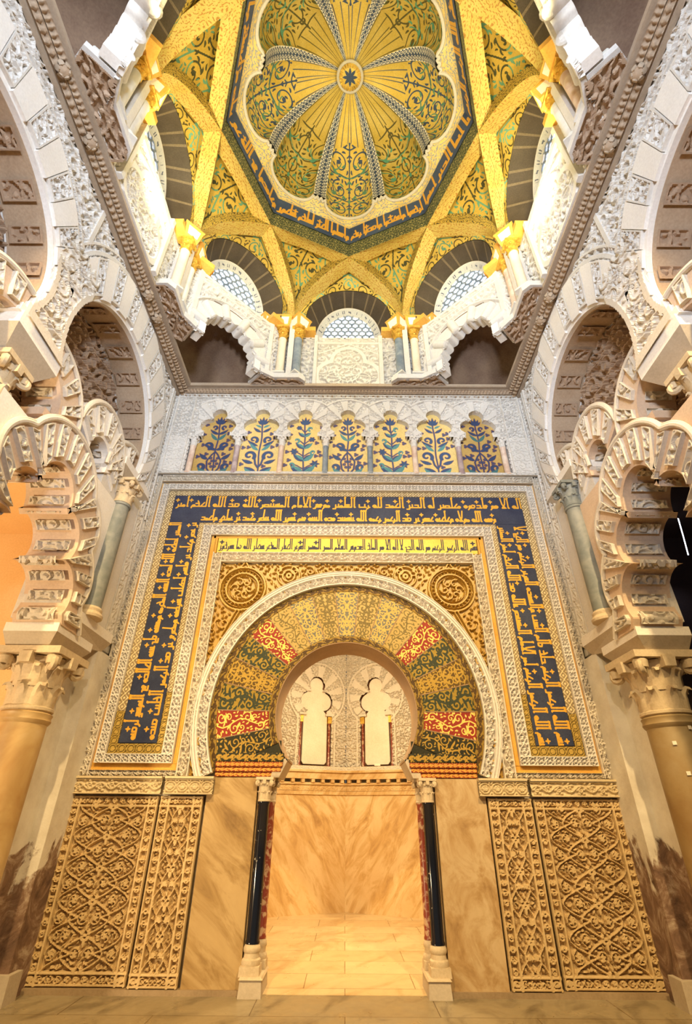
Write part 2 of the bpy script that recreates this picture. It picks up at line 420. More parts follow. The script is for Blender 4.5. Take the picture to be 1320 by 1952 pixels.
# ------------------------------------------------------------------ materials (all procedural)
class NT:
    def __init__(s, name):
        s.m = bpy.data.materials.new(name); s.m.use_nodes = True; s.t = s.m.node_tree; s.n = s.t.nodes
        s.b = s.n['Principled BSDF']; s.co = s.n.new('ShaderNodeTexCoord')
    def new(s, k, **kw):
        x = s.n.new('ShaderNode'+k)
        for a, v in kw.items(): setattr(x, a, v)
        return x
    def put(s, sock, v):
        if isinstance(v, bpy.types.NodeSocket): s.t.links.new(v, sock)
        elif isinstance(v, (tuple, list)): sock.default_value = tuple(v)+((1,) if len(v) == 3 and sock.type == 'RGBA' else ())
        else: sock.default_value = v
    def map(s, scale=(1, 1, 1), rot=(0, 0, 0), src=None):
        r = s.new('Mapping'); s.put(r.inputs['Vector'], src or s.co.outputs['Object']); r.inputs['Rotation'].default_value = rot
        x = s.new('Mapping'); s.put(x.inputs['Vector'], r.outputs[0]); x.inputs['Scale'].default_value = scale; return x.outputs[0]
    def noise(s, scale, detail=4, rough=.55, vec=None, dist=0):
        x = s.new('TexNoise'); s.put(x.inputs['Vector'], vec or s.co.outputs['Object'])
        x.inputs['Scale'].default_value = scale; x.inputs['Detail'].default_value = detail; x.inputs['Roughness'].default_value = rough; x.inputs['Distortion'].default_value = dist
        return x.outputs['Fac']
    def voro(s, scale, feature='F1', vec=None, out='Distance'):
        x = s.new('TexVoronoi'); x.feature = feature; s.put(x.inputs['Vector'], vec or s.co.outputs['Object']); x.inputs['Scale'].default_value = scale
        return x.outputs[out]
    def ramp(s, fac, stops, interp='LINEAR'):
        x = s.new('ValToRGB'); s.put(x.inputs[0], fac); r = x.color_ramp; r.interpolation = interp
        while len(r.elements) < len(stops): r.elements.new(.5)
        for e, (p, c) in zip(r.elements, stops):
            e.position = p; e.color = (c if isinstance(c, tuple) else (c, c, c))+(1,)
        return x.outputs[0]
    def mix(s, fac, a, b, blend='MIX'):
        x = s.new('Mix', data_type='RGBA', blend_type=blend); s.put(x.inputs[0], fac); s.put(x.inputs[6], a); s.put(x.inputs[7], b); return x.outputs[2]
    def math(s, op, a, b=0):
        x = s.new('Math', operation=op); s.put(x.inputs[0], a); s.put(x.inputs[1], b); return x.outputs[0]
    def attr(s, name): x = s.new('Attribute', attribute_name=name); return x.outputs['Fac']
    def bump(s, h, dist=.01, strength=.5):
        x = s.new('Bump'); s.put(x.inputs['Height'], h); x.inputs['Distance'].default_value = dist; x.inputs['Strength'].default_value = strength
        s.t.links.new(x.outputs[0], s.b.inputs['Normal'])
    def fin(s, col, rough=.8, metal=0, spec=.5):
        s.put(s.b.inputs['Base Color'], col); s.put(s.b.inputs['Roughness'], rough); s.put(s.b.inputs['Metallic'], metal); s.put(s.b.inputs['Specular IOR Level'], spec)
        return s.m
def mk_stone(name, c0, c1, sc=3, rough=.85, bump=.004, fine=40, spec=.3):
    n = NT(name); f = n.noise(sc, 6, .62); g = n.noise(fine, 3)
    col = n.ramp(f, [(.3, c0), (.7, c1)]); col = n.mix(.25, col, n.ramp(g, [(.3, tuple(x*.7 for x in c0)), (.7, c1)]))
    n.bump(n.math('ADD', g, f), bump, .6); return n.fin(col, rough, 0, spec)
STUCCO = mk_stone('carved_stucco', (.64, .58, .49), (.76, .70, .61), 2.5)
STUCCO_W = mk_stone('white_stucco', (.66, .62, .57), (.77, .74, .70), 2.2)
PEACH = mk_stone('painted_plaster', (.62, .45, .32), (.76, .60, .46), 2.0)
PALE = mk_stone('pale_voussoir_stone', (.82, .77, .71), (.92, .89, .85), 2)
IMPOST = mk_stone('impost_marble', (.46, .38, .28), (.58, .50, .39), 3, .6)
CORN = mk_stone('carved_cornice', (.38, .27, .18), (.50, .38, .27), 3)
CORNPLAIN = mk_stone('plain_cornice', (.40, .30, .21), (.50, .40, .30), 3)
DADO = mk_stone('carved_dado_marble', (.50, .35, .16), (.66, .49, .26), 2.2, .55)
FRIEZE = mk_stone('carved_frieze_marble', (.54, .43, .25), (.68, .56, .36), 2.2, .6)
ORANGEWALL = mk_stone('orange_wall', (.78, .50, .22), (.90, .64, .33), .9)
AISLE_SHADE = mk_stone('aisle_shade', (.05, .035, .04), (.09, .06, .06), .9)  # near-black colour paints in the gloom of the unlit right aisle
CREAMCOL = mk_stone('cream_marble', (.76, .66, .50), (.86, .78, .64), 4, .45)
CAPST = mk_stone('capital_marble', (.56, .44, .28), (.68, .56, .39), 5, .6)
def mk_plaster():
    n = NT('worn_plaster'); f = n.noise(1.3, 8, .65, dist=.6); g = n.noise(14, 4)
    z = n.new('SeparateXYZ'); n.put(z.inputs[0], n.co.outputs['Object'])
    k = n.math('ADD', n.math('MULTIPLY', z.outputs[2], .40), n.math('MULTIPLY', f, 1.1))   # old paint lost towards the foot
    col = n.ramp(n.noise(2.3, 6, .6), [(.3, (.56, .50, .41)), (.6, (.76, .72, .64)), (.8, (.60, .54, .45))])
    red = n.ramp(n.noise(3.1, 6, .7, dist=1.5), [(.32, (.09, .05, .035)), (.5, (.22, .13, .085)), (.62, (.42, .32, .24)), (.75, (.60, .53, .44))])
    col = n.mix(n.ramp(k, [(.95, 1.0), (1.3, 0.0)]), col, red)
    n.bump(n.math('ADD', f, g), .008, .5); return n.fin(col, .8)
PLASTER = mk_plaster()
def mk_marble(name, base, vein, dark, rot, rough=.35, sx=(1, 1, 1)):
    n = NT(name); v = n.map((sx[0], sx[1], sx[2]), rot); f = n.noise(5.0, 9, .68, v, .6); g = n.noise(1.2, 5, .6, dist=.5)
    col = n.ramp(f, [(.30, dark), (.44, vein), (.56, base), (.75, tuple(min(1, x*1.08) for x in base))])
    col = n.mix(n.ramp(g, [(.35, .55), (.65, .0)]), col, vein); return n.fin(col, rough, 0, .4)
SLAB = mk_marble('veined_marble_slab', (.52, .37, .18), (.36, .23, .09), (.15, .08, .03), (0, R(50), 0), .4, (1, 1, .25))
SLAB2 = mk_marble('stained_marble_slab', (.58, .44, .26), (.42, .27, .12), (.20, .10, .035), (0, R(20), 0), .4, (.7, 1, .5))
NICHEM = mk_marble('niche_marble', (.74, .58, .33), (.58, .38, .16), (.34, .19, .07), (0, R(-38), 0), .4, (1.1, 1.1, .22))
NICHEM2 = mk_marble('niche_marble_mirrored', (.74, .58, .33), (.58, .38, .16), (.34, .19, .07), (0, R(38), 0), .4, (1.1, 1.1, .22))
def mk_floor(name, bw, rh, base, dark, off):
    n = NT(name); b = n.new('TexBrick'); n.put(b.inputs['Vector'], n.map((1, 1, 1))); b.inputs['Scale'].default_value = 1
    b.inputs['Brick Width'].default_value = bw; b.inputs['Row Height'].default_value = rh; b.inputs['Mortar Size'].default_value = .004; b.offset = off
    b.inputs['Color1'].default_value = (1, 1, 1, 1); b.inputs['Color2'].default_value = (.86, .8, .7, 1); b.inputs['Mortar'].default_value = (.3, .2, .1, 1)
    f = n.noise(2.6, 7, .62, n.map((1, .5, 1), (0, 0, R(25))), 1.0)
    col = n.ramp(f, [(.28, dark), (.5, base), (.75, tuple(min(1, x*1.1) for x in base))])
    col = n.mix(1.0, col, b.outputs['Color'], 'MULTIPLY'); return n.fin(col, n.ramp(n.noise(5, 3), [(.3, .25), (.7, .5)]), 0, .5)
FLOORM = mk_floor('marble_floor', 1.7, .9, (.33, .27, .17), (.13, .10, .06), .5)
NFLOOR = mk_floor('niche_floor_marble', 1.15, .55, (.72, .57, .34), (.56, .36, .16), .37)
def mk_mosaic(name, base, base2, c1, c2=(.1, .3, .2), metal=.25, rough=.42, edge=None):
    """tesserae; f1 and f2 are the drawn fields of the design in the first and the second colour"""
    n = NT(name); v = n.voro(95, out='Color'); vd = n.new('SeparateColor'); n.put(vd.inputs[0], v)
    g = n.noise(2.2, 5, .6)
    col = n.mix(n.ramp(g, [(.3, 0), (.7, 1)]), base, base2)
    col = n.mix(n.math('MULTIPLY', vd.outputs[0], .35), col, tuple(x*.55 for x in base))
    col1 = n.mix(n.math('MULTIPLY', vd.outputs[1], .4), c1, tuple(min(1, x*1.7+.02) for x in c1))
    col2 = n.mix(n.math('MULTIPLY', vd.outputs[2], .4), c2, tuple(min(1, x*1.7+.02) for x in c2))
    m1 = n.ramp(n.attr('f1'), [(.44, 0), (.56, 1)]); m2 = n.ramp(n.attr('f2'), [(.44, 0), (.56, 1)])
    if edge:
        e1 = n.ramp(n.attr('f1'), [(.16, 0), (.26, 1)]); col = n.mix(e1, col, edge)
    col = n.mix(m1, col, col1); col = n.mix(m2, col, col2)
    n.bump(n.voro(95), .004, .35)
    mt = n.math('MULTIPLY', n.math('SUBTRACT', 1, n.math('MAXIMUM', m1, m2)), metal) if metal >= 0 else n.math('MULTIPLY', m1, -metal)
    return n.fin(col, rough+.1, mt, .2)
GOLD, GOLD2 = (.80, .57, .10), (.93, .74, .24)
BLUE, GREEN, RED, BROWN = (.035, .06, .16), (.06, .20, .15), (.40, .05, .03), (.20, .09, .02)
GM_BLUE = mk_mosaic('gold_mosaic_blue_scroll', GOLD, GOLD2, (.05, .08, .17), (.10, .26, .20))
GM_DARK = mk_mosaic('gold_mosaic_dark_scroll', (.52, .36, .06), (.66, .48, .12), (.07, .05, .02), (.08, .20, .14))
GM_PALE = mk_mosaic('gold_mosaic_fine_scroll', (.60, .44, .10), (.72, .57, .20), (.38, .19, .04), (.30, .30, .10))
GM_GREEN = mk_mosaic('gold_mosaic_green_scroll', GOLD, GOLD2, (.05, .08, .04), (.04, .22, .18))
BLUE_KUFIC = mk_mosaic('blue_mosaic_gold_letters', (.022, .030, .075), (.055, .068, .12), (.62, .33, .04), (.55, .12, .02), -.25)
GOLD_KUFIC = mk_mosaic('gold_mosaic_dark_letters', (.66, .46, .08), (.76, .58, .14), (.03, .035, .06))
DIAM_M = mk_mosaic('lozenge_border_mosaic', (.26, .19, .10), (.36, .27, .15), (.60, .50, .30), (.2, .1, .03), .1)
DISC_M = mk_mosaic('disc_border_mosaic', (.12, .075, .015), (.18, .12, .03), (.38, .26, .06), (.2, .1, .03), .1)
V_RED = mk_mosaic('red_mosaic_gold_scroll', (.24, .022, .014), (.32, .045, .025), (.80, .50, .12), (.2, .2, .05), -.03)
V_DARK = mk_mosaic('dark_mosaic_gold_scroll', (0.021, 0.021, 0.011), (0.041, 0.038, 0.018), (0.345, 0.214, 0.035), (0.119, 0.119, 0.030), -.03)
V_BLUE = mk_mosaic('grey_blue_mosaic_gold_scroll', (0.126, 0.126, 0.112), (0.200, 0.193, 0.149), (0.446, 0.311, 0.088), (0.149, 0.149, 0.037), -.03)
V_GOLD = mk_mosaic('pale_gold_mosaic_scroll', (0.416, 0.290, 0.081), (0.490, 0.371, 0.149), (0.141, 0.104, 0.030), (0.149, 0.149, 0.037), .05)
V_YELLOW = mk_mosaic('yellow_mosaic_dark_green_leaves', (0.285, 0.184, 0.021), (0.356, 0.243, 0.041), (0.027, 0.035, 0.018), (0.119, 0.119, 0.030), .05)
V_BROWN = mk_mosaic('brown_mosaic_gold_scroll', (0.089, 0.048, 0.009), (0.130, 0.078, 0.018), (0.345, 0.220, 0.035), (0.119, 0.119, 0.030), -.03)
V_BORDER = mk_mosaic('voussoir_border_mosaic', (0.261, 0.160, 0.024), (0.321, 0.214, 0.048), (0.059, 0.030, 0.006), (0.178, 0.030, 0.012), .05)
LOZ_M = mk_mosaic('blue_rib_band_mosaic', (.05, .08, .17), (.10, .14, .24), (.86, .84, .74), (.8, .6, .2), 0)
DARK_STAR = mk_mosaic('dark_green_frieze_mosaic', (.05, .07, .05), (.09, .11, .06), (.42, .36, .14), (.5, .4, .1), 0)
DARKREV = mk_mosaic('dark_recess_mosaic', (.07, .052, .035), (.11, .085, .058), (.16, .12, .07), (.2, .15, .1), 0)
REDIMP = mk_mosaic('red_impost_mosaic', (.28, .05, .02), (.36, .09, .03), (.56, .28, .05), (.2, .05, .02), 0)
GILT = mk_stone('gilded_spandrel', (0.403, 0.223, 0.029), (0.504, 0.324, 0.065), 3, .42, .003, 60, .6)
OCHRE = mk_stone('ochre_fillet', (.58, .28, .04), (.72, .41, .08), 4, .6)
def mk_gold():
    n = NT('gilded_capital'); c = n.ramp(n.noise(18, 4), [(.3, (.50, .25, .03)), (.65, (.92, .62, .12))]); n.bump(n.noise(40, 4), .01, .5); return n.fin(c, .35, .55)
GOLDM = mk_gold()
ORANGE = mk_stone('orange_painted_impost', (.70, .34, .05), (.84, .50, .12), 5, .5)
IVORY = mk_stone('ivory_painted_panel', (.88, .82, .70), (.94, .90, .80), 5, .5)
def mk_poly(name, base, spots, sc, lo, hi, rough=.12):
    n = NT(name); f = n.noise(sc, 5, .6, dist=.4); c = n.ramp(f, [(lo, base), (hi, spots)]); return n.fin(c, rough, 0, .6)
BLACKM = mk_poly('black_marble', (.008, .01, .018), (.55, .5, .4), 13, .655, .67)
REDM = mk_poly('red_breccia', (.26, .05, .03), (.55, .36, .22), 14, .5, .58, .3)
GREYM = mk_poly('grey_marble', (.17, .19, .185), (.27, .28, .26), 5, .4, .65, .6)
BLUEM = mk_poly('blue_grey_marble', (.16, .21, .27), (.34, .38, .42), 6, .35, .7, .3)
PINKM = mk_poly('pink_marble', (.62, .42, .32), (.80, .66, .54), 5, .4, .65, .35)
PURPM = mk_poly('purple_marble', (.34, .25, .26), (.56, .45, .44), 6, .4, .65, .35)
WHITEM = mk_poly('white_marble', (.78, .76, .70), (.62, .60, .55), 4, .45, .7, .35)
def mk_stain(name, k=1.0):
    n = NT(name); f = n.noise(1.3, 5, .6, dist=.5)
    c = n.ramp(f, [(.3, (.66*k, .51*k, .29*k)), (.5, (.55*k, .38*k, .17*k)), (.68, (.40*k, .23*k, .08*k))]); n.bump(n.noise(20, 4), .004, .5); return n.fin(c, .5)
OLDMARBLE = mk_stain('stained_column_marble'); OLDMARBLE2 = mk_stain('brown_column_marble', .62)
def mk_soffit():
    return mk_stone('plain_dark_soffit', (.24, .15, .08), (.34, .22, .12), 3, .6)
SOFFIT = mk_soffit()
KERB = mk_stone('brown_kerb_stone', (.26, .18, .10), (.38, .28, .17), 3, .6)
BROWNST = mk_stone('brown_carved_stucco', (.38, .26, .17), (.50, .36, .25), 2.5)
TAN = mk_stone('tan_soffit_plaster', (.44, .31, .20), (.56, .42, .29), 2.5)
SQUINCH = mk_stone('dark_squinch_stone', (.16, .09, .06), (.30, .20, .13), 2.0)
def mk_emit(name, col, st):
    n = NT(name); n.put(n.b.inputs['Emission Color'], col); n.b.inputs['Emission Strength'].default_value = st; return n.fin((.8, .85, .9), .4)
SKYPANE = mk_emit('daylit_window_glass', (.60, .74, 1.0, 1), 1.8)
TUBE_E = mk_emit('lit_tube', (.85, .9, 1.0, 1), 6)
NICHEDOOR = mk_stone('pale_alabaster', (.80, .68, .54), (.92, .84, .72), 2.6, .7)  # pale stone tone of the blind window filling
DARKRED = mk_stone('dark_red_jamb', (.16, .06, .03), (.26, .11, .05), 5, .5)
SCREEN = mk_stone('dark_screen', (.01, .012, .03), (.02, .03, .06), 3, .2)
GM_PLANT = mk_mosaic('gold_mosaic_plants', (.84, .62, .20), (.92, .74, .34), (.05, .09, .19), (.10, .26, .27), .15, .42, (.45, .18, .10))
GM_DARKER = mk_mosaic('old_gold_mosaic_plants', (.50, .33, .10), (.70, .49, .18), (.03, .05, .12), (.05, .14, .15), .15, .42, (.30, .12, .07))
GOLDBAND = mk_mosaic('reveal_white_mosaic', (.62, .62, .62), (.72, .72, .70), (.10, .11, .16), (.1, .1, .1), .1)
GM_GREEN2 = mk_mosaic('gold_mosaic_teal_scroll', (.62, .43, .07), (.76, .58, .15), (.07, .055, .02), (.14, .36, .28))
GM_DARK2 = mk_mosaic('gold_mosaic_deep_scroll', (.52, .34, .05), (.68, .48, .10), (.045, .045, .018), (.10, .24, .15))
GM_DGREEN = mk_mosaic('gold_mosaic_dark_green_plants', (.62, .44, .08), (.76, .60, .20), (.09, .08, .03), (.09, .28, .20))
GM_PALEB = mk_mosaic('pale_gold_mosaic_blue_scroll', (.84, .62, .20), (.90, .74, .36), (.30, .32, .36), (.2, .2, .1))
BLUE_KUFIC2 = mk_mosaic('blue_mosaic_orange_letters', (.04, .07, .17), (.09, .13, .24), (.72, .36, .05), (.5, .2, .02), -.1)

# ------------------------------------------------------------------ setting: floor, walls
FAC = Plane((0, 0, 0), (1, 0, 0), (0, 0, 1), (0, -1, 0))
NC, NR = (0, 2.86), 1.96          # the octagonal niche room
NV = [(-1.02, .52), (-1.36, 1.2), (-1.95, 2.75), (-1.36, 4.24), (0, 4.82), (1.36, 4.24), (1.95, 2.75), (1.36, 1.2), (1.02, .52)]
struct(MB().box(-9, -12, -.3, 9, .0, 0).build('floor', FLOORM))
struct(MB().prism([(x, y, -.3) for x, y in [(-1.02, 0)]+NV+[(1.02, 0)]], [(x, y, .004) for x, y in [(-1.02, 0)]+NV+[(1.02, 0)]]).build('floor_niche', NFLOOR))
AZ, AR_IN, AR_OUT = 2.62, .893, 1.735        # horseshoe arch centre height, opening and outer radius
A0 = -.62                                    # the arc ends below the springing
def horseshoe(r, z0=1.89, x_end=None, n=48):
    e = math.asin(max(-1, (2.07-AZ)/r)); pts = []
    for k in range(n+1):
        a = e+(PI-2*e)*k/n; pts.append((r*math.cos(a), AZ+r*math.sin(a)))
    return pts
def facade_wall():
    # the wall behind all the ornament: a ring of blocks about the doorway
    arc = [(x, z) for x, z in horseshoe(AR_IN+.005)][::-1]
    out = [(-1.035, 0), (-1.035, 1.885)]+arc+[(1.035, 1.885), (1.035, 0)]
    b = MB()
    poly = [(-3.9, 0)]+out+[(3.9, 0), (3.9, 8.4), (-3.9, 8.4)]
    # split in two halves about x=0 so each outline stays simple
    topi = len(arc)//2+2
    L = [(-3.9, 0)]+out[:topi+1]+[(0, 8.4), (-3.9, 8.4)]
    Rr = [(3.9, 0)]+out[::-1][:len(out)-topi]+[(0, 8.4), (3.9, 8.4)]
    for q in (L, Rr): b.prism([(x, .06, z) for x, z in q], [(x, .5, z) for x, z in q])
    bm_ = b.build('wall_back', STUCCO); struct(bm_)
facade_wall()

def band(name, pl, horiz, a0, a1, c0, c1, tile, mat, parent, depth=.05, w0=.01, ratio=None, rim=.1, step=.0095, flip=False, tw=1.0):
    """a long carved strip: a along it, c across it"""
    Lw = abs(c1-c0); ratio = ratio or tile.su
    n = max(2, int(abs(a1-a0)/step)+1); m = max(7, int(Lw/(step*.9))+1)
    a, c = np.meshgrid(np.linspace(a0, a1, n), np.linspace(c0, c1, m), indexing='ij')
    t = (c-min(c0, c1))/Lw; per = Lw*ratio/tile.su
    k = max(1, round(abs(a1-a0)/per/tile.su*1.0)); per = abs(a1-a0)/k/tile.su
    u = (a-min(a0, a1))/per; v = (t-rim)/(1-2*rim)*tile.sv
    Hh = sm(samp(tile, u, np.clip(v, 0, tile.sv*.999)), .05)
    Hh = np.where((t < rim*.85) | (t > 1-rim*.85), 1.0, Hh)
    A, B = (a, c) if horiz else (c, a)
    return relief(name, pl, A, B, Hh, depth, w0, mat, parent)
def fband(name, pl, horiz, a0, a1, c0, c1, tile, mat, parent, w=.02, ratio=1.0, step=.0115, sw=.12):
    """a flat mosaic strip with the tile drawn on it"""
    Lw = abs(c1-c0); n = max(2, int(abs(a1-a0)/step)+1); m = max(7, int(Lw/step)+1)
    a, c = np.meshgrid(np.linspace(a0, a1, n), np.linspace(c0, c1, m), indexing='ij')
    t = (c-min(c0, c1))/Lw; per = Lw*ratio; k = max(1, round(abs(a1-a0)/per)); per = abs(a1-a0)/k
    f = .5+samp(tile, (a-min(a0, a1))/per*tile.su, t*tile.sv*.999)/sw
    A, B = (a, c) if horiz else (c, a)
    return relief(name, pl, A, B, np.zeros_like(A), 0, w, mat, parent, {'f1': np.clip(f, 0, 1)})

# --- dado: carved panels, marble slabs, friezes
def big_panel(label, x0, x1, z0, z1, seed, w=.03):
    n = Pat(x1-x0, z1-z0, .0085, False); W, Hh = x1-x0, z1-z0; r = random.Random(seed); c = W/2; bo = .1
    for a, b in (((0, bo), (W, bo)), ((0, Hh-bo), (W, Hh-bo)), ((bo, 0), (bo, Hh)), ((W-bo, 0), (W-bo, Hh)), ((.012, 0), (.012, Hh)), ((W-.012, 0), (W-.012, Hh)), ((0, .012), (W, .012)), ((0, Hh-.012), (W, Hh-.012))): n.stroke([a, b], .013)
    rows = 5; dy = (Hh-2*bo)/rows; half = W/2-bo; NS = 120
    for s_ in (-1, 1):      # two interlaced chains of ovals climbing the panel
        ys = [bo+(Hh-2*bo)*k/NS for k in range(NS+1)]
        n.stroke([(c+s_*half*.52*abs(math.sin(PI*(y-bo)/dy)), y) for y in ys], .0095)
        n.stroke([(c+s_*half*(.30+.62*abs(math.cos(PI*(y-bo)/dy))), y) for y in ys], .0085)
    for i in range(rows):
        y = bo+dy*(i+.5); rr = min(half*.24, dy*.24)
        for s_ in (-1, 1):
            A_ = lambda a: a if s_ > 0 else PI-a
            n.spiral(c+s_*rr*1.05, y, rr*.85, A_(-PI*.8), 1.4, .0085, s_ if i % 2 else -s_)
            for k in range(5): n.leaf(c+s_*rr, y, A_(k*1.25+i), rr*.6, .012, .8*s_)
            if half > .25:
                n.spiral(c+s_*half*.76, y, rr*.95, A_(PI*.4), 1.5, .0085, -s_); n.spiral(c+s_*half*.5, y+dy*.5, rr*.8, A_(-PI*.4), 1.4, .0085, s_)
                for k in range(6): n.leaf(c+s_*half*.76, y, A_(k*1.05), rr*.7, .011, .8*s_); n.leaf(c+s_*half*.5, y+dy*.5, A_(k*1.05), rr*.6, .011, -.8*s_)
            n.leaf(c+s_*.012, y+dy*.36, A_(.7), dy*.2, .018, .5*s_); n.leaf(c+s_*.012, y-dy*.36, A_(-.5), dy*.18, .016, -.5*s_)
        n.leaf(c, y+.18*dy, PI/2, dy*.26, .022); n.leaf(c, y-.36*dy, PI/2, dy*.2, .016)
    for k in range(int(W/.09)): n.spiral(.045+.09*k, Hh-bo*.5, .03, k, 1.1, .008); n.spiral(.045+.09*k, bo*.5, .03, k, 1.1, .008)
    for k in range(int(Hh/.09)): n.spiral(bo*.5+.006, .045+.09*k, .03, k, 1.1, .008); n.spiral(W-bo*.5-.006, .045+.09*k, .03, k, 1.1, .008)
    n.fill(16000, .042, .0088, .0065, r)
    n.mirror()
    A, B = mgrid(x0, z0, x1, z1, .0085); Fh = n.F
    A, B = np.meshgrid(np.linspace(x0, x1, n.N), np.linspace(z0, z1, n.M), indexing='ij')
    root = thing('carved_dado', label, 'carved panel', ((x0+x1)/2, 0, 0))
    MB().box(x0, .056-w, z0, x1, .09, z1).build('marble_slab', DADO, root)
    relief('arabesque_carving', FAC, A, B, sm(Fh, .003), .05, w-.05, DADO, root)
    return root
big_panel('wide carved arabesque marble panel left of the narrow carved panel, at the left pier foot', -3.2, -2.19, .05, 1.69, 1)
big_panel('narrow carved arabesque marble panel beside the plain slab, left of the doorway', -2.15, -1.66, .05, 1.69, 2, .075)
big_panel('narrow carved arabesque marble panel beside the plain slab, right of the doorway', 1.65, 2.15, .05, 1.69, 3, .075)
big_panel('wide carved arabesque marble panel right of the narrow carved panel, at the right pier foot', 2.19, 3.2, .05, 1.69, 4)
tag(MB().box(-1.63, -.045, .04, -1.045, .05, 1.885).build('marble_slab', SLAB), 'plain brown veined marble slab left of the doorway columns', 'marble slab')
tag(MB().box(1.045, -.045, .04, 1.63, .05, 1.885).build('marble_slab', SLAB2), 'plain stained marble slab right of the doorway columns', 'marble slab')
struct(MB().box(-3.2, -.07, 0, -1.03, .02, .045).build('baseboard_left', KERB)); struct(MB().box(1.03, -.07, 0, 3.2, .02, .045).build('baseboard_right', KERB))
for sx, nm in ((-1, 'left'), (1, 'right')):
    for (x0, x1, w_, lab) in ((2.17, 3.2, .07, 'long carved marble frieze over the wide carved panel on the %s'), (1.55, 2.12, .115, 'short carved marble frieze over the narrow carved panel on the %s')):
        root = thing('carved_frieze', lab % nm, 'frieze', (sx*(x0+x1)/2, 0, 1.7))
        a0, a1 = sorted((sx*x0, sx*x1))
        MB().box(a0, .014-w_, 1.705, a1, .02, 1.865).build('frieze_block', FRIEZE, root)
        band('frieze_carving', FAC, True, a0, a1, 1.71, 1.86, DISC if x0 < 2 else VINE, FRIEZE, root, .03, w_-.012, step=.007)
        MB().box(a0-.0, -w_-.03, 1.865, a1, .02, 1.89).build('frieze_ledge', FRIEZE, root)

# --- alfiz: the great rectangular frame
def frame(name, label, cat, mats, horiz_z, xs, zb, tile, mat, depth, w, mos=False, bottom=False, ratio=1.0, part='frame_band'):
    """a band round three sides; xs=(inner, outer), horiz_z=(low, high)"""
    root = thing(name, label, cat, (0, 0, zb))
    f = fband if mos else band
    for sx in (-1, 1):
        c0, c1 = sorted((sx*xs[0], sx*xs[1]))
        if mos: fband(part, FAC, False, zb, horiz_z[1], c0, c1, tile, mat, root, w, ratio)
        else: band(part, FAC, False, zb, horiz_z[1], c0, c1, tile, mat, root, depth, w)
    if mos: fband(part, FAC, True, -xs[0], xs[0], horiz_z[0], horiz_z[1], tile, mat, root, w, ratio)
    else: band(part, FAC, True, -xs[0], xs[0], horiz_z[0], horiz_z[1], tile, mat, root, depth, w)
    return root
r_ = frame('stucco_surround', 'outermost pale carved stucco frame around the whole blue inscription', 'frame', None, (6.19, 6.315), (3.075, 3.19), 1.9, VINE, STUCCO, .055, .01)
for sx in (-1, 1):
    band('frame_band', FAC, True, *sorted((sx*1.93, sx*3.1)), 1.885, 1.955, VINE, STUCCO, r_, .055, .01, step=.008)
def fillet(label, x, zt, zb, wd, mat, w, name='ochre_fillet', inner=False, bottom=None):
    root = thing(name, label, 'moulding', (0, 0, zb)); b = MB()
    for sx in (-1, 1): MB().box(sx*x-wd/2, -w, zb, sx*x+wd/2, .02, zt+wd/2).build('fillet_strip', mat, root)
    MB().box(-x, -w, zt-wd/2, x, .02, zt+wd/2).build('fillet_strip', mat, root)
    return root
r_ = fillet('flat ochre fillet just inside the outermost stucco frame', 3.055, 6.155, 1.955, .035, OCHRE, .02)
for sx in (-1, 1): MB().box(*[v for v in (min(sx*2.03, sx*3.07), -.022, 1.955, max(sx*2.03, sx*3.07), .02, 2.03)]).build('fillet_strip', OCHRE, r_)
r_ = frame('stucco_surround', 'pale pierced stucco frame along the outer edge of the blue inscription', 'frame', None, (6.02, 6.13), (2.925, 3.035), 2.03, ZIG, STUCCO_W, .06, .015)
for sx in (-1, 1): band('frame_band', FAC, True, *sorted((sx*2.1, sx*2.925)), 2.03, 2.13, ZIG, STUCCO_W, r_, .06, .015, step=.008)
r_ = frame('stucco_surround', 'pale pierced stucco frame along the inner edge of the blue inscription', 'frame', None, (5.175, 5.345), (2.105, 2.24), 2.13, ZIG, STUCCO_W, .06, .015)
r_ = fillet('flat gold fillet between the two inner stucco frames', 2.065, 5.165, 2.03, .06, OCHRE, .03)
frame('stucco_surround', 'innermost pale carved stucco frame around the horseshoe arch', 'frame', None, (4.715, 4.875), (1.885, 2.025), 1.89, VINE, STUCCO, .06, .02)
for sx in (-1, 1):
    pass
# lozenge border mosaics
r_ = frame('mosaic_border', 'brown lozenge mosaic border outside the blue inscription', 'mosaic', None, (5.925, 6.015), (2.815, 2.92), 2.62, DIAM, DIAM_M, 0, .03, True)
for sx in (-1, 1):
    fband('restored_border', FAC, False, 2.13, 2.62, *sorted((sx*2.815, sx*2.92)), DISC, DISC_M, r_, .03)
    fband('restored_border', FAC, True, *sorted((sx*2.25, sx*2.92)), 2.13, 2.245, DISC, DISC_M, r_, .031)
r_ = frame('mosaic_border', 'brown lozenge mosaic border inside the blue inscription', 'mosaic', None, (5.35, 5.41), (2.245, 2.335), 2.85, DIAM, DIAM_M, 0, .03, True)
for sx in (-1, 1): fband('restored_border', FAC, False, 2.245, 2.85, *sorted((sx*2.245, sx*2.335)), DISC, DISC_M, r_, .03)

